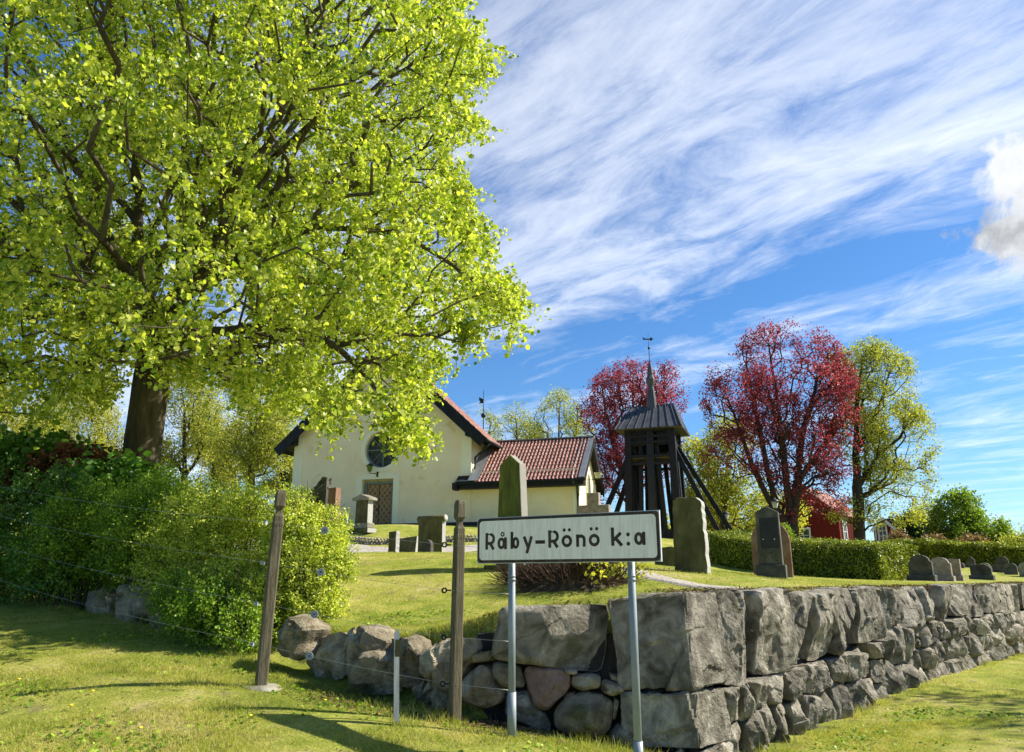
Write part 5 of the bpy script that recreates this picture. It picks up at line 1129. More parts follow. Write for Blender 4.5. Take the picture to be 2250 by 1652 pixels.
# ------------------------------------------------------------------ gravestones
def grave(lab, x, y, prof, th, m, rz=-16, plinth=None, lean=0., rough=.0, z=None, cat='gravestone', group='gravestones in the churchyard', name='gravestone', taper=1., extra=None):
    zb = gz(x, y)-.06 if z is None else z; root = thing(name, lab, cat, (x, y, zb), R(rz), group)
    z0 = plinth[2] if plinth else 0.
    n_ = len(prof); vs = []; hm_ = max(p[1] for p in prof); rs_ = random.Random(int(abs(x*100)))
    fl_ = [(p[0]*(1-(1-taper)*p[1]/hm_), p[1]) for p in prof]
    if rough:   # subdivide the outline and jitter
        o = []
        for i in range(n_):
            a, b = fl_[i], fl_[(i+1) % n_]; k = max(1, int(hypot(b[0]-a[0], b[1]-a[1])/.07))
            for j in range(k): f = j/k; o.append((a[0]+(b[0]-a[0])*f+(rs_.uniform(-1, 1)*rough if j else 0), a[1]+(b[1]-a[1])*f+(rs_.uniform(-1, 1)*rough if j and a[1] > .1 else 0)))
        fl_ = o; n_ = len(fl_)
    cxm = sum(p[0] for p in fl_)/n_; be = .012
    def lay_(y_, k): return [Vector((cxm+(a-cxm)*k, y_+lean*b_+(rs_.uniform(-1, 1)*rough*.4 if rough else 0), z0+(b_ if b_ < .02 else b_*1-(1-k)*.5*hm_*0-(be if k < 1 else 0)))) for a, b_ in fl_]
    rows_ = [lay_(-th/2, .975), lay_(-th/2+be, 1.), lay_(th/2-be, 1.), lay_(th/2, .975)]; vs = [p for r_ in rows_ for p in r_]
    fs_ = [tuple(range(n_)), tuple(range(4*n_-1, 3*n_-1, -1))]+[(r_*n_+i, (r_+1)*n_+i, (r_+1)*n_+(i+1) % n_, r_*n_+(i+1) % n_) for r_ in range(3) for i in range(n_)]
    MB().add(vs, fs_).build('slab', M[m], root)
    if plinth: MB().box((0, 0, z0/2), (plinth[0], plinth[1], z0), top=.95, bev=.015).build('plinth', M[m], root)
    if extra: extra(root, z0)
    return root
def gp(u, v, Yd): p = P(u, v, Yd); return p.x, Yd
def arch(w_, h, s, n=8, rise=None):
    """slab with a curved head: s = height of the curve"""
    return [(-w_/2, 0), (w_/2, 0), (w_/2, h-s)]+[(w_/2*cos(pi*i/n), h-s+s*sin(pi*i/n)) for i in range(1, n)]+[(-w_/2, h-s)]
def shoulder(w_, h, s, k=.82):
    return [(-w_/2, 0), (w_/2, 0), (w_/2, h-s*1.2), (w_/2*k, h-s)]+[(w_/2*k*cos(pi*i/8), h-s+s*sin(pi*i/8)) for i in range(1, 8)]+[(-w_/2*k, h-s), (-w_/2, h-s*1.2)]
x, y = gp(1123, 1250, 13.)
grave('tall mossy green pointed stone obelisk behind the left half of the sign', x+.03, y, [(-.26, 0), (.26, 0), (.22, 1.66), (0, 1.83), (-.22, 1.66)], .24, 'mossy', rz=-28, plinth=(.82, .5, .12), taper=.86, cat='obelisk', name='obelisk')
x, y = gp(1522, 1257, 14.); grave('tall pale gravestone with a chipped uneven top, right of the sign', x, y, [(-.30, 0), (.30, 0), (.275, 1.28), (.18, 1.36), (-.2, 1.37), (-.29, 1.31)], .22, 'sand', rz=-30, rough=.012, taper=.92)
x, y = gp(1697, 1268, 15.2)
def scrolls(root, z0):
    mb = MB()
    for cx, sg in ((-.105, 1), (.105, -1)):
        pts = [Vector((cx+sg*(.075*(1-i/26))*cos(i*.42), -.098, z0+.115+(.075*(1-i/26))*sin(i*.42))) for i in range(24)]; mb.tube(pts, .008, 5)
    for a, b_ in (((-.2, .02), (.2, .02)), ((-.2, .215), (.2, .215)), ((-.2, .02), (-.2, .215)), ((.2, .02), (.2, .215))): mb.bar((a[0], -.094, z0+a[1]), (b_[0], -.094, z0+b_[1]), .012, .01)
    mb.build('scroll_relief', M['sand'], root)
    MB().box((.02, -.093, z0+.60), (.34, .014, .58)).build('inscription_panel', M['iron'], root)
    mb = MB(); 
    for cx in (-.10, .11): mb.sphere((cx, -.1, z0+.48), .012, 8, 6)
    mb.build('bosses', M['white'], root)
grave('narrow dark gabled stela with carved scrolls on a plinth, in front of the hedge', x, y, [(-.225, 0), (.225, 0), (.215, 1.0), (0, 1.12), (-.215, 1.0)], .18, 'slate', rz=-24, plinth=(.54, .34, .30), extra=scrolls)
x, y = gp(1699, 1255, 16.4); grave('rust-red round-headed slab leaning just behind the dark stela', x, y, arch(.78, 1.2, .4), .10, 'redslab', rz=-24, lean=-.04)
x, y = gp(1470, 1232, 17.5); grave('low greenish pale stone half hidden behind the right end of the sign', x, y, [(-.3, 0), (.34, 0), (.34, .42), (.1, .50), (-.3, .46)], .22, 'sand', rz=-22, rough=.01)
x, y = gp(1307, 1190, 19.); zt = P(1305, 1083, 19.).z-gz(x, y)+.06
grave('stepped pinkish granite gravestone showing above the sign in front of the church wing', x, y, [(-.40, 0), (.40, 0), (.40, zt-.30), (.15, zt-.30), (.15, zt), (-.15, zt), (-.15, zt-.30), (-.40, zt-.30)], .18, 'pinkstone', rz=-22)
x, y = gp(798, 1168, 28.3)
def cap(root, z0):
    mb = MB(); mb.prism([(-.42, .0), (.42, 0), (.42, .08), (0, .22), (-.42, .08)], (0, -.22, z0+1.02), (1, 0, 0), (0, 0, 1), (0, -1, 0), .44); mb.build('pediment', M['palestone'], root)
    MB().box((0, 0, z0+.1), (.74, .36, .2), bev=.02).build('step', M['palestone'], root)
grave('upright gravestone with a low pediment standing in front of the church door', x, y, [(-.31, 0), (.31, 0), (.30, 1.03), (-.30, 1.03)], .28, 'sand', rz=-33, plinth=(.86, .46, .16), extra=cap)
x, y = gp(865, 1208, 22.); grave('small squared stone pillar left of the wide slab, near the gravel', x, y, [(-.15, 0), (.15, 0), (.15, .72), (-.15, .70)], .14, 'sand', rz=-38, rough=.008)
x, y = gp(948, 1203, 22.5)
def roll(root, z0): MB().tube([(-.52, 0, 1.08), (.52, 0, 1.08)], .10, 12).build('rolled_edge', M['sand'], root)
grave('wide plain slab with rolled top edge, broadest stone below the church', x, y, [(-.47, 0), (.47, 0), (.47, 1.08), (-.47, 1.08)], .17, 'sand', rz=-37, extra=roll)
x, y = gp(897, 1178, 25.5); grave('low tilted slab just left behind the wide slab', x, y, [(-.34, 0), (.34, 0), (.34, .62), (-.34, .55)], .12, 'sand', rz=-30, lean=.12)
x, y = gp(940, 1209, 21.3); grave('very small round-headed gravestone in front of the wide slab', x, y, arch(.30, .45, .15), .12, 'slate', rz=-35)
x, y = gp(708, 1100, 19.); zt = P(712, 1048, 19).z-gz(x, y)+.06
grave('rugged gravestone with a jagged peak showing above the right-hand shrub', x, y, [(-.42, 0), (.2, 0), (.2, zt-.35), (.19, zt-.02), (.05, zt), (-.12, zt-.20), (-.36, zt-.36)], .22, 'slate', rz=-25, rough=.01)
x, y = gp(734, 1100, 18.6); zt = P(730, 1072, 18.6).z-gz(x, y)+.06; grave('square-topped reddish stone beside the jagged one above the shrub', x, y, [(-.12, 0), (.12, 0), (.12, zt), (-.12, zt)], .18, 'redslab', rz=-28)
far_g = [(2026, 21., .86, 1219, 'shoulder', 'slate', 1, 'dark weathered gravestone with curved top next to the clipped hedge end'), (2069, 23., .86, 1224, 'shoulder', 'pinkstone', 1, 'brownish gravestone with curved top, second from the clipped hedge end'),
         (2097, 25.2, .66, 1227, 'flat', 'pinkstone', 1, 'flat-topped brown gravestone, third from the clipped hedge end'), (2117, 33, .30, 1236, 'arch', 'slate', 0, 'small narrow round-topped gravestone right behind the flat-topped brown one'),
         (2133, 34.5, .78, 1238, 'flat', 'slate', 0, 'low dark slab partly behind the broad low gravestone'), (2140, 40, .44, 1223, 'gable', 'slate', 0, 'distant pointed gravestone against the far hedge'),
         (2158, 26.5, .92, 1240, 'wave', 'slate', 1, 'broad low dark gravestone with wavy top, alone on the grass'), (2167, 33.5, .80, 1236, 'shoulder', 'palestone', 0, 'pale grey gravestone just behind the broad low one'),
         (2197, 31.5, .62, 1240, 'flat', 'slate', 0, 'dark rectangular gravestone, left of the adjoining pair near the right edge'), (2224, 30.5, .66, 1237, 'wave', 'slate', 0, 'dark gravestone with slightly curved top, right of the adjoining pair'),
         (2208, 39, .82, 1222, 'arch', 'slate', 0, 'distant round-topped gravestone rising behind the adjoining pair'), (2256, 29.5, .62, 1235, 'arch', 'palestone', 0, 'pale round-topped gravestone cut by the right edge')]
for u, Yd, w_, vt, sh, mt, plt, lab in far_g:
    w_ *= .68
    x, y = gp(u, 1270, Yd); zb = gz(x, y)-.06; h = P(u, vt, Yd).z-zb; pk = (w_+.10, .26, .22) if plt else None; h -= .22 if plt else 0
    pr = {'shoulder': shoulder(w_, h, .16), 'arch': arch(w_, h, min(w_/2, h*.5)), 'flat': [(-w_/2, 0), (w_/2, 0), (w_/2, h-.02), (-w_/2, h)], 'gable': [(-w_/2, 0), (w_/2, 0), (w_/2, h-.14), (0, h), (-w_/2, h-.14)],
          'wave': [(-w_/2, 0), (w_/2, 0), (w_/2, h-.14), (w_*.36, h-.04), (w_*.2, h), (-w_*.2, h), (-w_*.36, h-.03), (-w_/2, h-.09)]}[sh]
    grave(lab, x, y, pr, .13, mt, rz=-42, plinth=pk)
# old stump with suckers behind the sign
sx_, sy_ = .80, 11.8; szb = gz(sx_, sy_)
stump = thing('tree_stump', 'old mounded tree stump sprouting twigs and a few leaves, behind the sign', 'tree stump', (sx_, sy_, szb-.08))
V = []; n = 36
for i in range(13):
    f = i/12
    for j in range(n):
        a = 2*pi*j/n; rr = (1.0-.5*f**.7-.2*f)*(1+.16*noise.noise(Vector((cos(a)*2, sin(a)*2, 3+f)))+.22*(1-f)*max(0, sin(a*5+1))); z_ = .5*f**1.35
        V.append((sx_+rr*cos(a)*1.05, sy_+rr*sin(a)*.8, gz(sx_+rr*cos(a)*1.05, sy_+rr*sin(a)*.8)-.08+z_*.75+.06*noise.fractal(Vector((cos(a)*5, sin(a)*5, f*3)), .8, 2, 3)))
V.append((sx_, sy_, szb+.3)); F = [(i*n+j, i*n+(j+1) % n, (i+1)*n+(j+1) % n, (i+1)*n+j) for i in range(12) for j in range(n)]
me = bpy.data.meshes.new('m'); me.from_pydata([Vector(v)-stump.location for v in V], [], F+[(12*n+j, 12*n+(j+1) % n, len(V)-1) for j in range(n)]); me.materials.append(M['soil']); [setattr(p, 'use_smooth', True) for p in me.polygons]; link('bole', me, stump)
mb = MB(); r = random.Random(4); tips = []
for i in range(1500):
    a = r.uniform(0, 2*pi); rr = r.uniform(.05, .9); b_ = Vector((sx_+rr*cos(a), sy_+rr*.8*sin(a), szb+.24-.24*(rr/.9)**1.5)); e = b_+Vector((cos(a)*r.uniform(.1, .45)+r.gauss(0, .1), sin(a)*r.uniform(.1, .35)+r.gauss(0, .1), r.uniform(-.02, .42))); mb.tube([b_, (b_+e)/2+Vector((0, 0, -.03)), e], [.006, .005, .002], 3, False); tips.append(e)
mb.build('suckers', local=False, mat=mat('sucker_twigs', [(.045, .026, .015), (.11, .065, .04)], 9, .9, .2), parent=stump)
rr_ = np.random.default_rng(2); tp_ = np.array([t_ for t_ in tips if t_.x > sx_+.25])[:70]; leaves('young_leaves', (tp_[:, None]+rr_.normal(size=(len(tp_), 6, 3))*.05).reshape(-1, 3), .062, M['springy'], stump, .5, True)
# ------------------------------------------------------------------ clipped hedges
def hedge(name, label, a, b, wid, h0, h1, nleaf, leaf, size, seed, side=1, core='cypress', rough=.05):
    """clipped box hedge from a to b (ground points), width to the far side"""
    r = np.random.default_rng(seed); a, b = np.array(a), np.array(b); d = b-a; L = np.linalg.norm(d); d /= L; nn = np.array((-d[1], d[0]))*side
    base = (a[0], a[1], gz(*a)); root = thing(name, label, 'hedge', base); N = nleaf
    ar = np.array([L*h0, L*wid*1.2, wid*h0*1.6, L*h0*.4]); k = r.choice(4, size=N, p=ar/ar.sum()); s_ = r.uniform(0, L, N); w_ = r.uniform(0, wid, N); t_ = r.uniform(0, 1, N)
    s_ = np.where(k == 2, L+r.normal(size=N)*.03, s_); w_ = np.where(k == 0, r.normal(size=N)*.03, np.where(k == 3, wid, w_)); t_ = np.where(k == 1, 1., t_)
    h = h0+(h1-h0)*s_/L; x, y = a[0]+d[0]*s_+nn[0]*w_, a[1]+d[1]*s_+nn[1]*w_; z0_ = Z_IN(x, y)
    bump = np.sin(s_*2.3+seed)*np.sin(t_*5+s_)*rough+np.sin(s_*7.1)*rough*.4
    z = z0_+.03+t_*h+np.where(k == 1, np.abs(r.normal(size=N))*.05+bump*.8, r.normal(size=N)*.02)
    y = y-np.where(k == 0, bump+.02, 0)+r.normal(size=N)*.02; x = x+r.normal(size=N)*.02+np.where(k == 2, np.sin(t_*5+w_*4)*rough, 0)
    leaves('foliage', np.stack([x, y, z], 1), size, M[leaf], root, .2, False, sd=seed)
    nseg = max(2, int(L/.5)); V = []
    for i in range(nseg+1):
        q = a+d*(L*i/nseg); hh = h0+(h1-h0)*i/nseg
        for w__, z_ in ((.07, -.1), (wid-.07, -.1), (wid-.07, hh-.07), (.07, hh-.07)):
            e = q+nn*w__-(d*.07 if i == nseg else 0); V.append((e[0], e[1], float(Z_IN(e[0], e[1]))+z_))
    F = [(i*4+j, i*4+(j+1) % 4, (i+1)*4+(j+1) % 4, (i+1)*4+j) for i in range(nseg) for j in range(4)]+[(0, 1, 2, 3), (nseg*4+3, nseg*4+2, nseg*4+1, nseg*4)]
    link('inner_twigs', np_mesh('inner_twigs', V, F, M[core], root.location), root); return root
a_ = P(1556, 1240, 28.6); b_ = P(1938, 1272, 23.6)
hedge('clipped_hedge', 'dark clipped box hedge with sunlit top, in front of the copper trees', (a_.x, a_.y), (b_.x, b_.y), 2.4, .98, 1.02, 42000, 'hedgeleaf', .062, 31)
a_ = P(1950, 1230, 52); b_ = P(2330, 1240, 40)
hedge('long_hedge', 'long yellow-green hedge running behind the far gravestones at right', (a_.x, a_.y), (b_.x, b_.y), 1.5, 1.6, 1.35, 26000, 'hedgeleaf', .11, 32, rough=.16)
# ------------------------------------------------------------------ red cottage
hc = P(1847, 1197, 58.); hzb = P(1847, 1210, 58).z; eh = P(1847, 1124, 58).z-hzb
hang = atan2(.8, .6)   # local x runs along the long right side, away from the viewer
house = thing('red_cottage', 'small dark red wooden cottage with white windows and tiled roof, behind the trees', 'cottage', (hc.x, hc.y, hzb), hang)
LG, WG = 7.5, 5.2; rh = 2.1
mb = MB(); mb.add([(0, 0, -2), (LG, 0, -2), (LG, WG, -2), (0, WG, -2), (0, 0, eh), (LG, 0, eh), (LG, WG, eh), (0, WG, eh), (0, WG/2, eh+rh), (LG, WG/2, eh+rh)], [(0, 1, 5, 4), (2, 3, 7, 6), (3, 0, 4, 8, 7), (1, 2, 6, 9, 5)])
hw_ = mb.build('wall', M['redpaint'], house)
mb = MB()
for i in range(36): mb.box((.12+i*.21, -.012, eh/2), (.035, .025, eh-.02))
for i in range(25): mb.box((-.012, .1+i*.21, eh/2), (.025, .035, eh-.02))
mb.box((0, 0, eh/2), (.16, .16, eh)); mb.build('cover_strips', M['redpaint'], hw_)
pr = math.atan(rh/(WG/2)); 
mb = MB()
for sg, ye in ((-1, -.35), (1, WG+.35)):
    ze = eh-.35*rh/(WG/2); mb.add([(x, y, z+d_) for x in (-.35, LG+.35) for (y, z) in ((WG/2, eh+rh), (ye, ze)) for d_ in (.02, .12)], [(0, 2, 3, 1), (5, 7, 6, 4), (0, 4, 6, 2), (1, 3, 7, 5), (2, 6, 7, 3)])
M['roofred'] = mat('old_tile', [(.20, .09, .07), (.30, .15, .12), (.40, .24, .19)], 7, .9, .4, 14, 5)
mb.build('roof', M['roofred'], house)
def hwin(c, ux, nrm, w_, h_, par, nx_=2, nz_=3):
    c, ux, nrm = Vector(c), Vector(ux), Vector(nrm); up = Vector((0, 0, 1))
    def bx(cx, cz, ww, hh, dd, mb): p = c+ux*cx+up*cz+nrm*dd/2; mb.add([p+ux*sx*ww/2+up*sz*hh/2+nrm*sd*dd/2 for sd in (-1, 1) for sx, sz in ((-1, -1), (1, -1), (1, 1), (-1, 1))], [(3, 2, 1, 0), (4, 5, 6, 7), (0, 1, 5, 4), (1, 2, 6, 5), (2, 3, 7, 6), (3, 0, 4, 7)])
    mb = MB(); bx(0, 0, w_, h_, .02, mb); o = mb.build('window', M['glass'], par); mb = MB()
    for sx in (-1, 1): bx(sx*(w_/2+.04), 0, .12, h_+.24, .06, mb)
    for sz in (-1, 1): bx(0, sz*(h_/2+.06), w_, .12, .06, mb)
    for i in range(1, nx_): bx(-w_/2+w_*i/nx_, 0, .05, h_, .045, mb)
    for i in range(1, nz_): bx(0, -h_/2+h_*i/nz_, w_, .04, .04, mb)
    mb.build('window_frame', M['white'], o)
hwin((1.5, -.03, 1.75), (1, 0, 0), (0, -1, 0), .95, 1.75, house); hwin((-.03, 2.6, 1.2), (0, 1, 0), (-1, 0, 0), .9, .9, house, 2, 2)
# gabled porch wing with white bargeboards
q = P(1946, 1206, 61.); pw = 1.15; ph = P(1932, 1160, 61).z-q.z; pk = P(1942, 1139, 61).z-q.z
porch = thing('gabled_porch', 'small red gabled outbuilding with white scalloped bargeboards at the right end of the cottage', 'outbuilding', (q.x, q.y, q.z), R(-22))
mb = MB(); mb.add([(-pw/2, 0, -2), (pw/2, 0, -2), (pw/2, 2.6, -2), (-pw/2, 2.6, -2), (-pw/2, 0, ph), (pw/2, 0, ph), (pw/2, 2.6, ph), (-pw/2, 2.6, ph), (0, 0, pk-.1), (0, 2.6, pk-.1)], [(0, 1, 5, 8, 4), (1, 2, 6, 5), (3, 0, 4, 7), (2, 3, 7, 9, 6)]); mb.build('wall', M['redpaint'], porch)
mb = MB(); mw = MB()
for sg in (-1, 1):
    x1_ = sg*(pw/2+.3); z1_ = ph-.2; mb.add([(x, y, z+d_) for y in (-.28, 2.7) for (x, z) in ((0, pk), (x1_, z1_)) for d_ in (0, .08)], [(0, 2, 3, 1), (5, 7, 6, 4), (0, 4, 6, 2), (1, 3, 7, 5), (2, 6, 7, 3)])
    mw.bar((0, -.32, pk+.02), (x1_, -.32, z1_+.02), .17, .06, (0, 1, 0))
    for i in range(7): f = (i+.5)/7; mw.box((x1_*f, -.318, pk+(z1_-pk)*f-.13), (.09, .04, .12), rz=0)
    mw.box((sg*pw/2, -.03, ph/2), (.1, .08, ph))
mb.build('roof', M['roofred'], porch); mw.build('bargeboard', M['white'], porch)
hwin((-.08, -.02, 1.2), (1, 0, 0), (0, -1, 0), .5, 1.25, porch)
# ------------------------------------------------------------------ park lamps
def lamp(u, v, Yd, hh, lab):
    q = P(u, v, Yd); zb = gz(q.x, q.y); H = q.z-zb; root = thing('street_lamp', lab, 'street lamp', (q.x, q.y, zb), .3, 'black lantern posts in the churchyard')
    MB().lathe((0, 0, 0), [(.09, -.05), (.09, .5), (.05, .6), (.032, .75), (.028, H-hh*.9), (.05, H-hh*.85), (.05, H-hh*.8), (.0, H-hh*.8)], 10).tube([(-.25, 0, H-hh*1.35), (.25, 0, H-hh*1.35)], .012, 6).build('post', M['iron'], root)
    MB().lathe((0, 0, H), [(hh*.20, -hh*.80), (hh*.36, -hh*.18), (0, -hh*.18)], 6).build('lamp_glass', M['lampglass'], root)
    MB().lathe((0, 0, H), [(hh*.48, -hh*.22), (hh*.5, -hh*.18), (hh*.14, hh*.02), (hh*.06, hh*.05), (hh*.06, hh*.14), (0, hh*.16)], 6).build('lamp_roof', M['iron'], root)
lamp(1702, 1097, 30, .42, 'black lantern post directly behind the dark gabled stela'); lamp(1595, 1125, 36, .42, 'black lantern post left of the copper trees, beside the belfry brace'); lamp(1747, 1166, 52, .42, 'small distant lantern post between the copper tree trunk and the cottage')
# ------------------------------------------------------------------ trees behind
def T3(u, v, y): return tuple(P(u, v, y))
def bs(u, v, y): q = P(u, v, y); return (q.x, q.y, gz(q.x, q.y)-.1)
b0 = bs(1398, 1180, 46)
tree('copper_tree', 'smaller copper-red tree behind the belfry roof', 'tree', b0, [[b0, T3(1400, 1100, 46), T3(1395, 980, 46), T3(1390, 840, 46)], [T3(1400, 1110, 46), T3(1360, 1020, 46), T3(1330, 900, 46)], [T3(1400, 1060, 46), T3(1440, 960, 46), T3(1460, 850, 46)], [T3(1400, 1130, 46), T3(1335, 1060, 45), T3(1310, 960, 45)]],
     [EP(1385, 880, 46, 2.6, 2.8, 2.6), EP(1325, 900, 46, 1.6, 2.2, 2.3), EP(1455, 860, 46, 1.7, 2.2, 2.0), EP(1400, 990, 46, 2.9, 2.6, 2.2), EP(1335, 1050, 46, 1.3, 1.8, 1.6)], 1600, .33, 'copper', .12, 17, .17, 'barkdark', seed=41, clump=.5, cs=.6, kmax=7, thin=.010, twig=2.0)
b0 = bs(1738, 1195, 42)
tree('copper_tree', 'largest copper-red tree, with several tall stems, right of the belfry', 'tree', b0, [[b0, T3(1733, 1110, 42), T3(1722, 1000, 42), T3(1705, 860, 42), T3(1690, 760, 42)], [T3(1738, 1150, 42), T3(1752, 1060, 42), T3(1762, 960, 42), T3(1790, 860, 42), T3(1800, 780, 42)], [T3(1728, 1150, 42), T3(1690, 1100, 42), T3(1655, 1030, 42), T3(1620, 930, 42), T3(1590, 850, 42)], [T3(1700, 1110, 42), T3(1680, 1000, 42), T3(1660, 900, 42), T3(1640, 800, 42)], [T3(1752, 1050, 42), T3(1800, 990, 42), T3(1850, 930, 42)]],
     [EP(1730, 840, 42, 3.6, 3.4, 3.5), EP(1630, 880, 42, 2.2, 2.6, 2.8), EP(1815, 880, 42, 1.8, 2.4, 2.9), EP(1740, 990, 42, 3.6, 3.2, 2.4), EP(1830, 1010, 42, 1.5, 2, 1.7), EP(1770, 1110, 42, 2.2, 2.4, 1.2), EP(1580, 870, 42, 1.0, 1.4, 1.8), EP(1590, 1000, 42, 1.4, 1.8, 1.7)], 3000, .42, 'copper', .115, 17, .17, 'barkdark', seed=42, clump=.5, cs=.55, kmax=7, thin=.010, twig=2.0)
b0 = bs(1888, 1215, 44)
tree('lime_tree', 'tall airy pale green tree just right of the largest copper tree', 'tree', b0, [[b0, T3(1886, 1120, 44), T3(1880, 1000, 44), T3(1885, 860, 44), T3(1900, 760, 44)], [T3(1884, 1070, 44), T3(1930, 1000, 44), T3(1980, 960, 44)], [T3(1884, 1100, 44), T3(1960, 1060, 44), T3(2030, 1070, 44)], [T3(1880, 1000, 44), T3(1930, 900, 44), T3(1960, 800, 44)]],
     [EP(1925, 870, 44, 2.4, 2.6, 3.5), EP(1985, 960, 44, 1.9, 2.2, 2.2), EP(1970, 1060, 44, 2.1, 2.2, 1.6), EP(1880, 800, 44, 1.6, 1.8, 2.0), EP(1880, 1130, 44, 1.5, 1.5, 1.0), EP(1990, 1120, 42, 1.4, 1.4, .9), EP(1890, 960, 44, 2, 2, 2)], 2100, .32, 'spring', .115, 20, .17, 'barkdark', seed=43, clump=.5, cs=.6, kmax=7, thin=.010, twig=1.9)
def simple_tree(lab, u0, vb, Yd, blobs, n, leaf, size, per, sig, seed, tr=.25, bark='barkpale', name='tree', group=None, clump=.45, thin=.011, cs=.4):
    b0 = bs(u0, vb, Yd); top = min(v for _, v, *_ in blobs); c = blobs[0]; s1 = T3(u0, (vb+top)/2+10, Yd)
    st = [[b0, s1, T3(c[0], c[1]-20, Yd)]]+[[s1, T3(q[0], q[1], Yd)] for q in blobs[1:]]
    return tree(name, lab, 'tree', b0, st, [EP(q[0], q[1], Yd, *q[2:]) for q in blobs], n, tr, leaf, size, per, sig, bark, group=group, seed=seed, clump=clump, cs=cs, thin=thin, kmax=7, twig=1.85)
G1 = 'spring trees behind the church'
simple_tree('yellow-green bushy tree between the belfry and the largest copper tree', 1590, 1200, 50, [(1600, 1000, 2.2, 2.4, 2.6), (1560, 1090, 2.2, 2.2, 2.2), (1650, 1100, 2.4, 2.2, 2.2)], 900, 'spring', .15, 18, .2, 50)
simple_tree('low yellow-green tree behind the slanting braces of the belfry', 1520, 1200, 52, [(1520, 1040, 1.8, 2.2, 2.6), (1545, 1130, 2.2, 2, 1.6)], 600, 'springy', .15, 17, .2, 51)
simple_tree('light green low tree behind the dark gabled stela', 1665, 1210, 54, [(1680, 1130, 3.0, 2.4, 1.7), (1620, 1160, 2.6, 2.2, 1.3)], 600, 'springy', .16, 17, .22, 52)
simple_tree('small spring tree peeping over the nave roof beside the weather vane', 1048, 1100, 62, [(1048, 960, 1.6, 2, 2.6), (1075, 950, 1.2, 1.5, 1.6)], 380, 'spring', .13, 9, .2, 53, .2)
simple_tree('airy spring tree above the left part of the wing roof', 1135, 1100, 60, [(1135, 950, 1.9, 2, 2.6), (1120, 1000, 2, 2, 1.6), (1160, 960, 1.4, 1.4, 1.5)], 560, 'spring', .13, 9, .2, 54, .2)
simple_tree('airy spring tree above the right part of the wing roof', 1228, 1100, 58, [(1228, 930, 2.0, 2, 2.7), (1205, 970, 1.6, 2, 1.8), (1262, 960, 1.6, 1.6, 1.9)], 640, 'spring', .13, 10, .2, 55, .2)
lt = [(18, 46, [(10, 960, 3.4, 2.6, 3.2), (50, 1000, 2, 2, 2), (-40, 920, 3, 2.5, 3)], 'springy', 'yellow-green spring tree at the far left edge behind the shrubs'), (120, 50, [(125, 940, 2.6, 2.4, 3.4), (90, 1000, 2.6, 2, 2.2), (160, 990, 1.8, 2, 2.2)], 'spring', 'spring tree standing second from the left edge behind the shrubs'),
      (225, 54, [(215, 930, 2.8, 2.4, 3.6), (250, 1000, 2.2, 2, 2.4), (185, 980, 2, 2, 2)], 'springy', 'spring tree just left of the linden trunk'), (405, 50, [(405, 920, 2.4, 2.4, 3.6), (375, 1000, 1.9, 2, 2.6), (440, 1000, 2, 2, 2.4)], 'spring', 'sparse spring tree just right of the linden trunk'),
      (552, 46, [(552, 900, 2.6, 2.4, 3.6), (525, 990, 2.2, 2, 2.4), (595, 980, 2.2, 2, 2.6)], 'spring', 'bare-limbed spring tree with a clear trunk left of the church'), (470, 62, [(470, 940, 2.8, 2.4, 3.2), (500, 1010, 2.8, 2.4, 2.2)], 'springy', 'pale distant tree between the two spring trees right of the linden'),
      (625, 52, [(622, 960, 1.8, 2, 2.8), (610, 1030, 2, 2, 1.8)], 'spring', 'thin spring tree touching the left corner of the church')]
for k, (u, Yd, bl_, lf, lab) in enumerate(lt): simple_tree(lab, u, 1150, Yd, bl_, 1100, lf, .13, 20 if k not in (0,) else 26, .2, 60+k, .24, 'barkdark')
simple_tree('blue-green conifer glimpsed between the left spring trees', 512, 1150, 70, [(505, 985, 1.4, 1.4, 2.4), (512, 1040, 2, 2, 1.8)], 500, 'bluegreen', .2, 12, .2, 70, .2, 'barkdark', cs=.6)
simple_tree('dense mid-green tree at far right behind the long hedge', 2128, 1235, 62, [(2110, 1130, 2.0, 2, 1.9), (2150, 1165, 2.2, 2, 1.5), (2085, 1165, 1.4, 2, 1.3), (2180, 1190, 1.6, 1.8, .9)], 1100, 'green', .2, 22, .22, 71, .25, 'barkdark')
simple_tree('loose yellow-green tree left of the dense one, beyond the dark cypress', 2045, 1230, 64, [(2040, 1150, 1.5, 1.6, 1.6), (2062, 1190, 1.6, 1.6, .9)], 450, 'spring', .17, 16, .2, 72, .2)
simple_tree('pale bushy tree near the right edge behind the long hedge', 2215, 1245, 60, [(2215, 1205, 1.9, 1.6, .9), (2180, 1220, 1.4, 1.4, .6)], 480, 'spring', .14, 12, .2, 73, .14)
simple_tree('pale bushy tree cut by the right edge', 2268, 1245, 58, [(2262, 1195, 1.6, 1.6, 1.1), (2290, 1180, 1.6, 1.6, 1.4)], 480, 'spring', .14, 11, .2, 74, .14)
simple_tree('small dark fir behind the gabled outbuilding', 1972, 1230, 70, [(1972, 1160, .9, .9, 1.2), (1972, 1190, 1.3, 1.3, .9)], 350, 'bluegreen', .2, 14, .14, 75, .14, 'barkdark', cs=.8)
def bushlet(name, lab, u, v, Yd, rx, rz, n, leaf, size, seed, ry=None): return shrub(name, lab, [EP(u, v, Yd, rx, ry or rx*.8, rz)], n, leaf, size, seed, stems=8, spiky=.05, cs=1.0)
bushlet('cypress_tree', 'dark green columnar cypress behind the long hedge', 2004, 1165, 60, .55, 1.5, 5200, 'cypress', .12, 81, .5); sc.objects[-1] if False else None
bushlet('cypress_tree', 'slightly shorter dark columnar cypress right beside the first one', 2017, 1172, 60.5, .38, 1.2, 3400, 'cypress', .12, 82, .4)
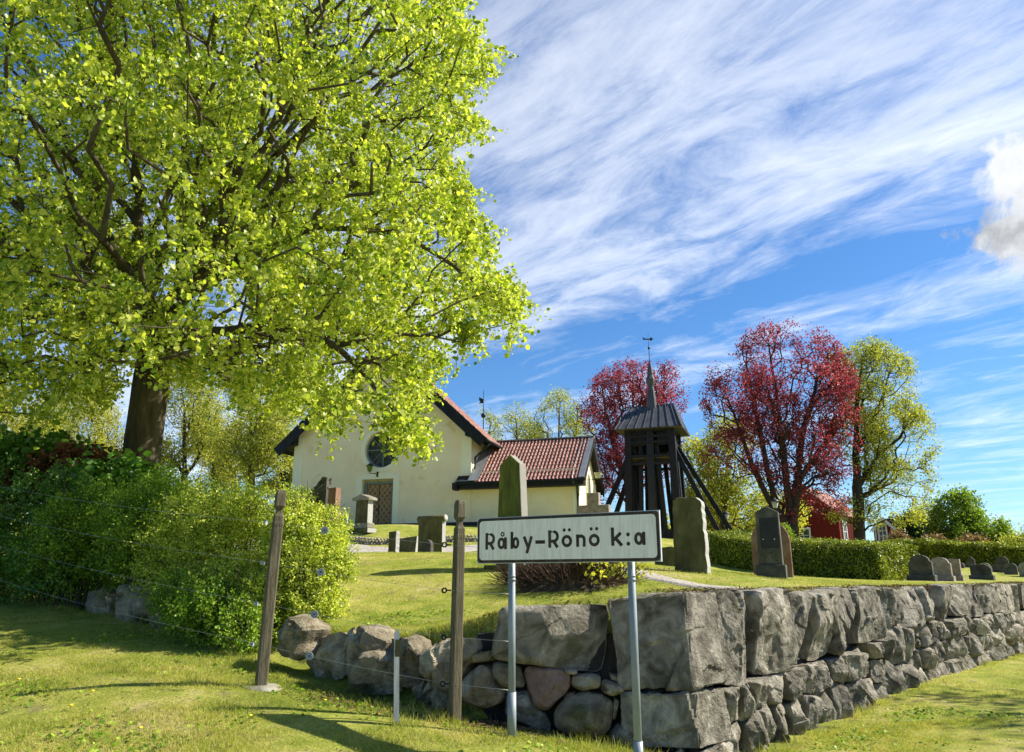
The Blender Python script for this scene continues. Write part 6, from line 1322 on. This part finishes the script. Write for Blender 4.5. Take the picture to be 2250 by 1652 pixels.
bushlet('brown_shrub', 'brownish budding shrub right of the outbuilding', 1972, 1190, 57, .8, .75, 1500, 'brownleaf', .11, 83)
bushlet('brown_shrub', 'brownish budding shrub between the cypress and the dense green tree', 2052, 1195, 56, .9, .6, 1500, 'brownleaf', .11, 84)
bushlet('brown_shrub', 'broad brownish shrub in front of the dense green tree', 2140, 1205, 54, 1.35, .8, 3000, 'brownleaf', .11, 85)
bushlet('dwarf_conifer', 'small bright green cone-shaped conifer just behind the dark stela', 1720, 1175, 33, .36, .45, 2600, 'green', .07, 86)
b0 = (17.5, 11.5, gz(17.5, 11.5)-.1)
tree('roadside_tree', 'leafy roadside tree beyond the right edge, shading the verge', 'tree', b0, [[b0, (17.4, 11.4, 3), (17.2, 11.5, 7), (17, 11.6, 9)], [(17.3, 11.4, 4), (15.5, 11, 6.5)], [(17.3, 11.4, 4), (18.8, 12.4, 7)]], [((17, 11.5, 7), (3., 3., 2.6)), ((15.4, 11, 6), (1.8, 1.8, 1.3)), ((18.6, 12.4, 6.5), (1.8, 1.8, 1.5))], 450, .24, 'green', .16, 14, .3, 'barkdark', seed=90, clump=.6, kmax=5)
# distant wood closing the view on the left and behind the church
r = np.random.default_rng(99); N = 60000; az = np.concatenate([r.uniform(-62, 3, N//2), r.uniform(3, 50, N-N//2)])*pi/180; ds = r.uniform(85, 120, N); x, y = np.sin(az)*ds, np.cos(az)*ds
hh = (4.2+2.0*np.sin(az*31)+1.4*np.sin(az*73+1)+.9*np.sin(az*171))*np.where(az > .3, .35, 1.)*np.where(az > .62, .6, 1.); z = 1.+np.where(az < .3, 2.6, .8)+np.abs(hh)*r.uniform(0, 1, N)**.8
tag(leaves('woodland', np.stack([x, y, z], 1), .55, M['spring'], None, .3, False, .5), kind='stuff')
# ------------------------------------------------------------------ grass, litter, moss, dandelions
def scatter(n, x0, x1, y0, y1, r, dens=None):
    x, y = r.uniform(x0, x1, n), r.uniform(y0, y1, n); u, v = 1125+FPX*x/(y*cos(PITCH)), None
    k = (np.abs(x/y) < .80)
    if dens is not None: k &= r.uniform(size=n) < dens(x, y)
    return x[k], y[k]
def blades(name, x, y, h, wd, m, r, kind='stuff', label=None, clumpy=.5):
    N = len(x); z = ground(x, y); cl = .55+.9*np.clip(np.sin(x*3.1+np.sin(y*2.3)*2)*np.sin(y*3.7+x)+.4*np.sin(x*13)*np.sin(y*11), -.6, 1)*clumpy
    hgt = h*cl*r.uniform(.5, 1.3, N); a = r.uniform(0, 2*pi, N); l = r.normal(size=(N, 2))*hgt[:, None]*.55; w_ = wd*r.uniform(.6, 1.3, N)
    b0_ = np.stack([x-np.cos(a)*w_, y-np.sin(a)*w_, z-.004], 1); b1 = np.stack([x+np.cos(a)*w_, y+np.sin(a)*w_, z-.004], 1); tp = np.stack([x+l[:, 0], y+l[:, 1], z+hgt], 1)
    V = np.stack([b0_, b1, tp], 1).reshape(-1, 3); F = np.arange(3*N).reshape(-1, 3)
    return tag(link(name, np_mesh(name, V, F, m)), label, kind=kind)
r = np.random.default_rng(5)
ok = lambda x, y: ((np.abs(seg_sd(x, y)) > .16) & ((x-C0[0])*NR[0]+(y-C0[1])*NR[1] < 1.68+.08*np.sin(x*3)))*1.
x1_, y1_ = scatter(420000, -7.5, 7, 4.6, 9.8, r, lambda x, y: ok(x, y)*np.clip(1.4-(y-4.6)*.12, .3, 1)*(Z_OUT(x, y) > -1))
x2_, y2_ = scatter(330000, -14, 13, 8, 20, r, lambda x, y: ok(x, y)*np.clip(1.2-(y-8)*.07, .2, 1))
xx, yy = np.concatenate([x1_, x2_]), np.concatenate([y1_, y2_]); print('blades', len(xx))
pn = np.sin(xx*.9+2)*np.sin(yy*1.3+xx*.4)+.7*np.sin(xx*2.7+yy)*np.sin(yy*3.1-xx*.8); kk = pn+r.normal(size=len(xx))*.45 < .95; xx, yy = xx[kk], yy[kk]
blades('grass', xx, yy, .044, .0034, M['blade'], r)
# longer tufts along the foot of stones, on the bank edge, round posts
tx, ty = [], []
for s_ in np.arange(.2, 17, .035): q = C0+DR*s_+NR*(.10+abs(r.normal())*.06); tx.append(q[0]); ty.append(q[1])
for (xa, ya), (xb, yb) in zip([tuple(C0)]+LEFT[:4], LEFT[:5]):
    L = hypot(xb-xa, yb-ya)
    for f in np.arange(0, 1, .03/L):
        for off in (-.34, .38, .5): nn_ = ((yb-ya)/L*-1, (xb-xa)/L); o_ = -off+r.normal()*.09; tx.append(xa+(xb-xa)*f-nn_[0]*o_*-1 if False else xa+(xb-xa)*f+nn_[0]*(o_)*-1); ty.append(ya+(yb-ya)*f+nn_[1]*(o_)*-1)
for o_ in (post_l, post_m, stk): 
    for _ in range(60): tx.append(o_.location.x+r.normal()*.09); ty.append(o_.location.y+r.normal()*.09)
tx, ty = np.repeat(np.array(tx), 5), np.repeat(np.array(ty), 5); tx = tx+r.normal(size=len(tx))*.03; ty = ty+r.normal(size=len(ty))*.03
blades('long_grass', tx, ty, .11, .004, M['blade'], r, clumpy=.6)
N = 26000; tx, ty = r.uniform(-7.5, 7, N), r.uniform(4.6, 10.5, N)**1.0; kk = (np.sin(tx*1.9+1)*np.sin(ty*2.3)+.6*np.sin(tx*5.1)*np.sin(ty*4.7+2)+r.normal(size=N)*.35 > .55) & (np.abs(seg_sd(tx, ty)) > .2); tx, ty = tx[kk], ty[kk]
tag(leaves('lawn_weeds', np.stack([tx, ty, ground(tx, ty)+.018], 1), .034, M['bushmid'], None, 1.6, True), kind='stuff')
N = 9000; tx, ty = r.uniform(-7.5, 7, N), r.uniform(4.6, 14, N); tag(leaves('dry_leaves', np.stack([tx, ty, ground(tx, ty)+.022], 1), .020, M['litter'], None, 2.2, False), kind='stuff')
# moss and creeping stonecrop on the wall top
N = 26000; s_ = r.uniform(.2, 18, N); d_ = -r.uniform(.02, .6, N); kk = (np.sin(s_*3.3)+np.sin(s_*7.7+1)+r.normal(size=N)*.5) > .2
q = C0[None]+DR[None]*s_[:, None]+NR[None]*d_[:, None]; z = np.maximum(ground(q[:, 0], q[:, 1])+.02, 1.47)+r.uniform(-.01, .03, N); q = np.concatenate([q, z[:, None]], 1)[kk]
tag(leaves('moss', q, .022, M['moss'], None, .9, False), kind='stuff')
N = 7000; tx = r.normal(size=N)*.55-.7; ty = 7.62+r.normal(size=N)*.22-tx*.15; tag(leaves('leaf_litter', np.stack([tx, ty, ground(tx, ty)+.008], 1), .03, M['litter'], None, 2.5, False), kind='stuff')
for (u, v), dl in zip(((305, 1617), (547, 1589), (712, 1554), (200, 1533), (152, 1568), (38, 1506), (890, 1330)), ('lowest, near the bottom edge of the lawn', 'in the lawn below the left fence post', 'in the shade edge between post and stake', 'in the lawn on the left, left of the post shadow tip', 'on the lawn above the post shadow at left', 'leftmost, close to the left edge', 'on the grassy bank behind the middle post')):
    gx_, gy_ = pg(u, v, 4); root = thing('dandelion', 'yellow dandelion flower, '+dl, 'flower', (gx_, gy_, gz(gx_, gy_)), 0, 'dandelions in the lawn')
    MB().tube([(0, 0, 0), (.004, 0, .05)], .002, 5).build('flower_stalk', M['blade'], root)
    MB().lathe((.004, 0, .05), [(0, -.004), (.014, 0), (.019, .006), (.010, .012), (0, .013)], 12).build('blossom', M['yellow'], root)
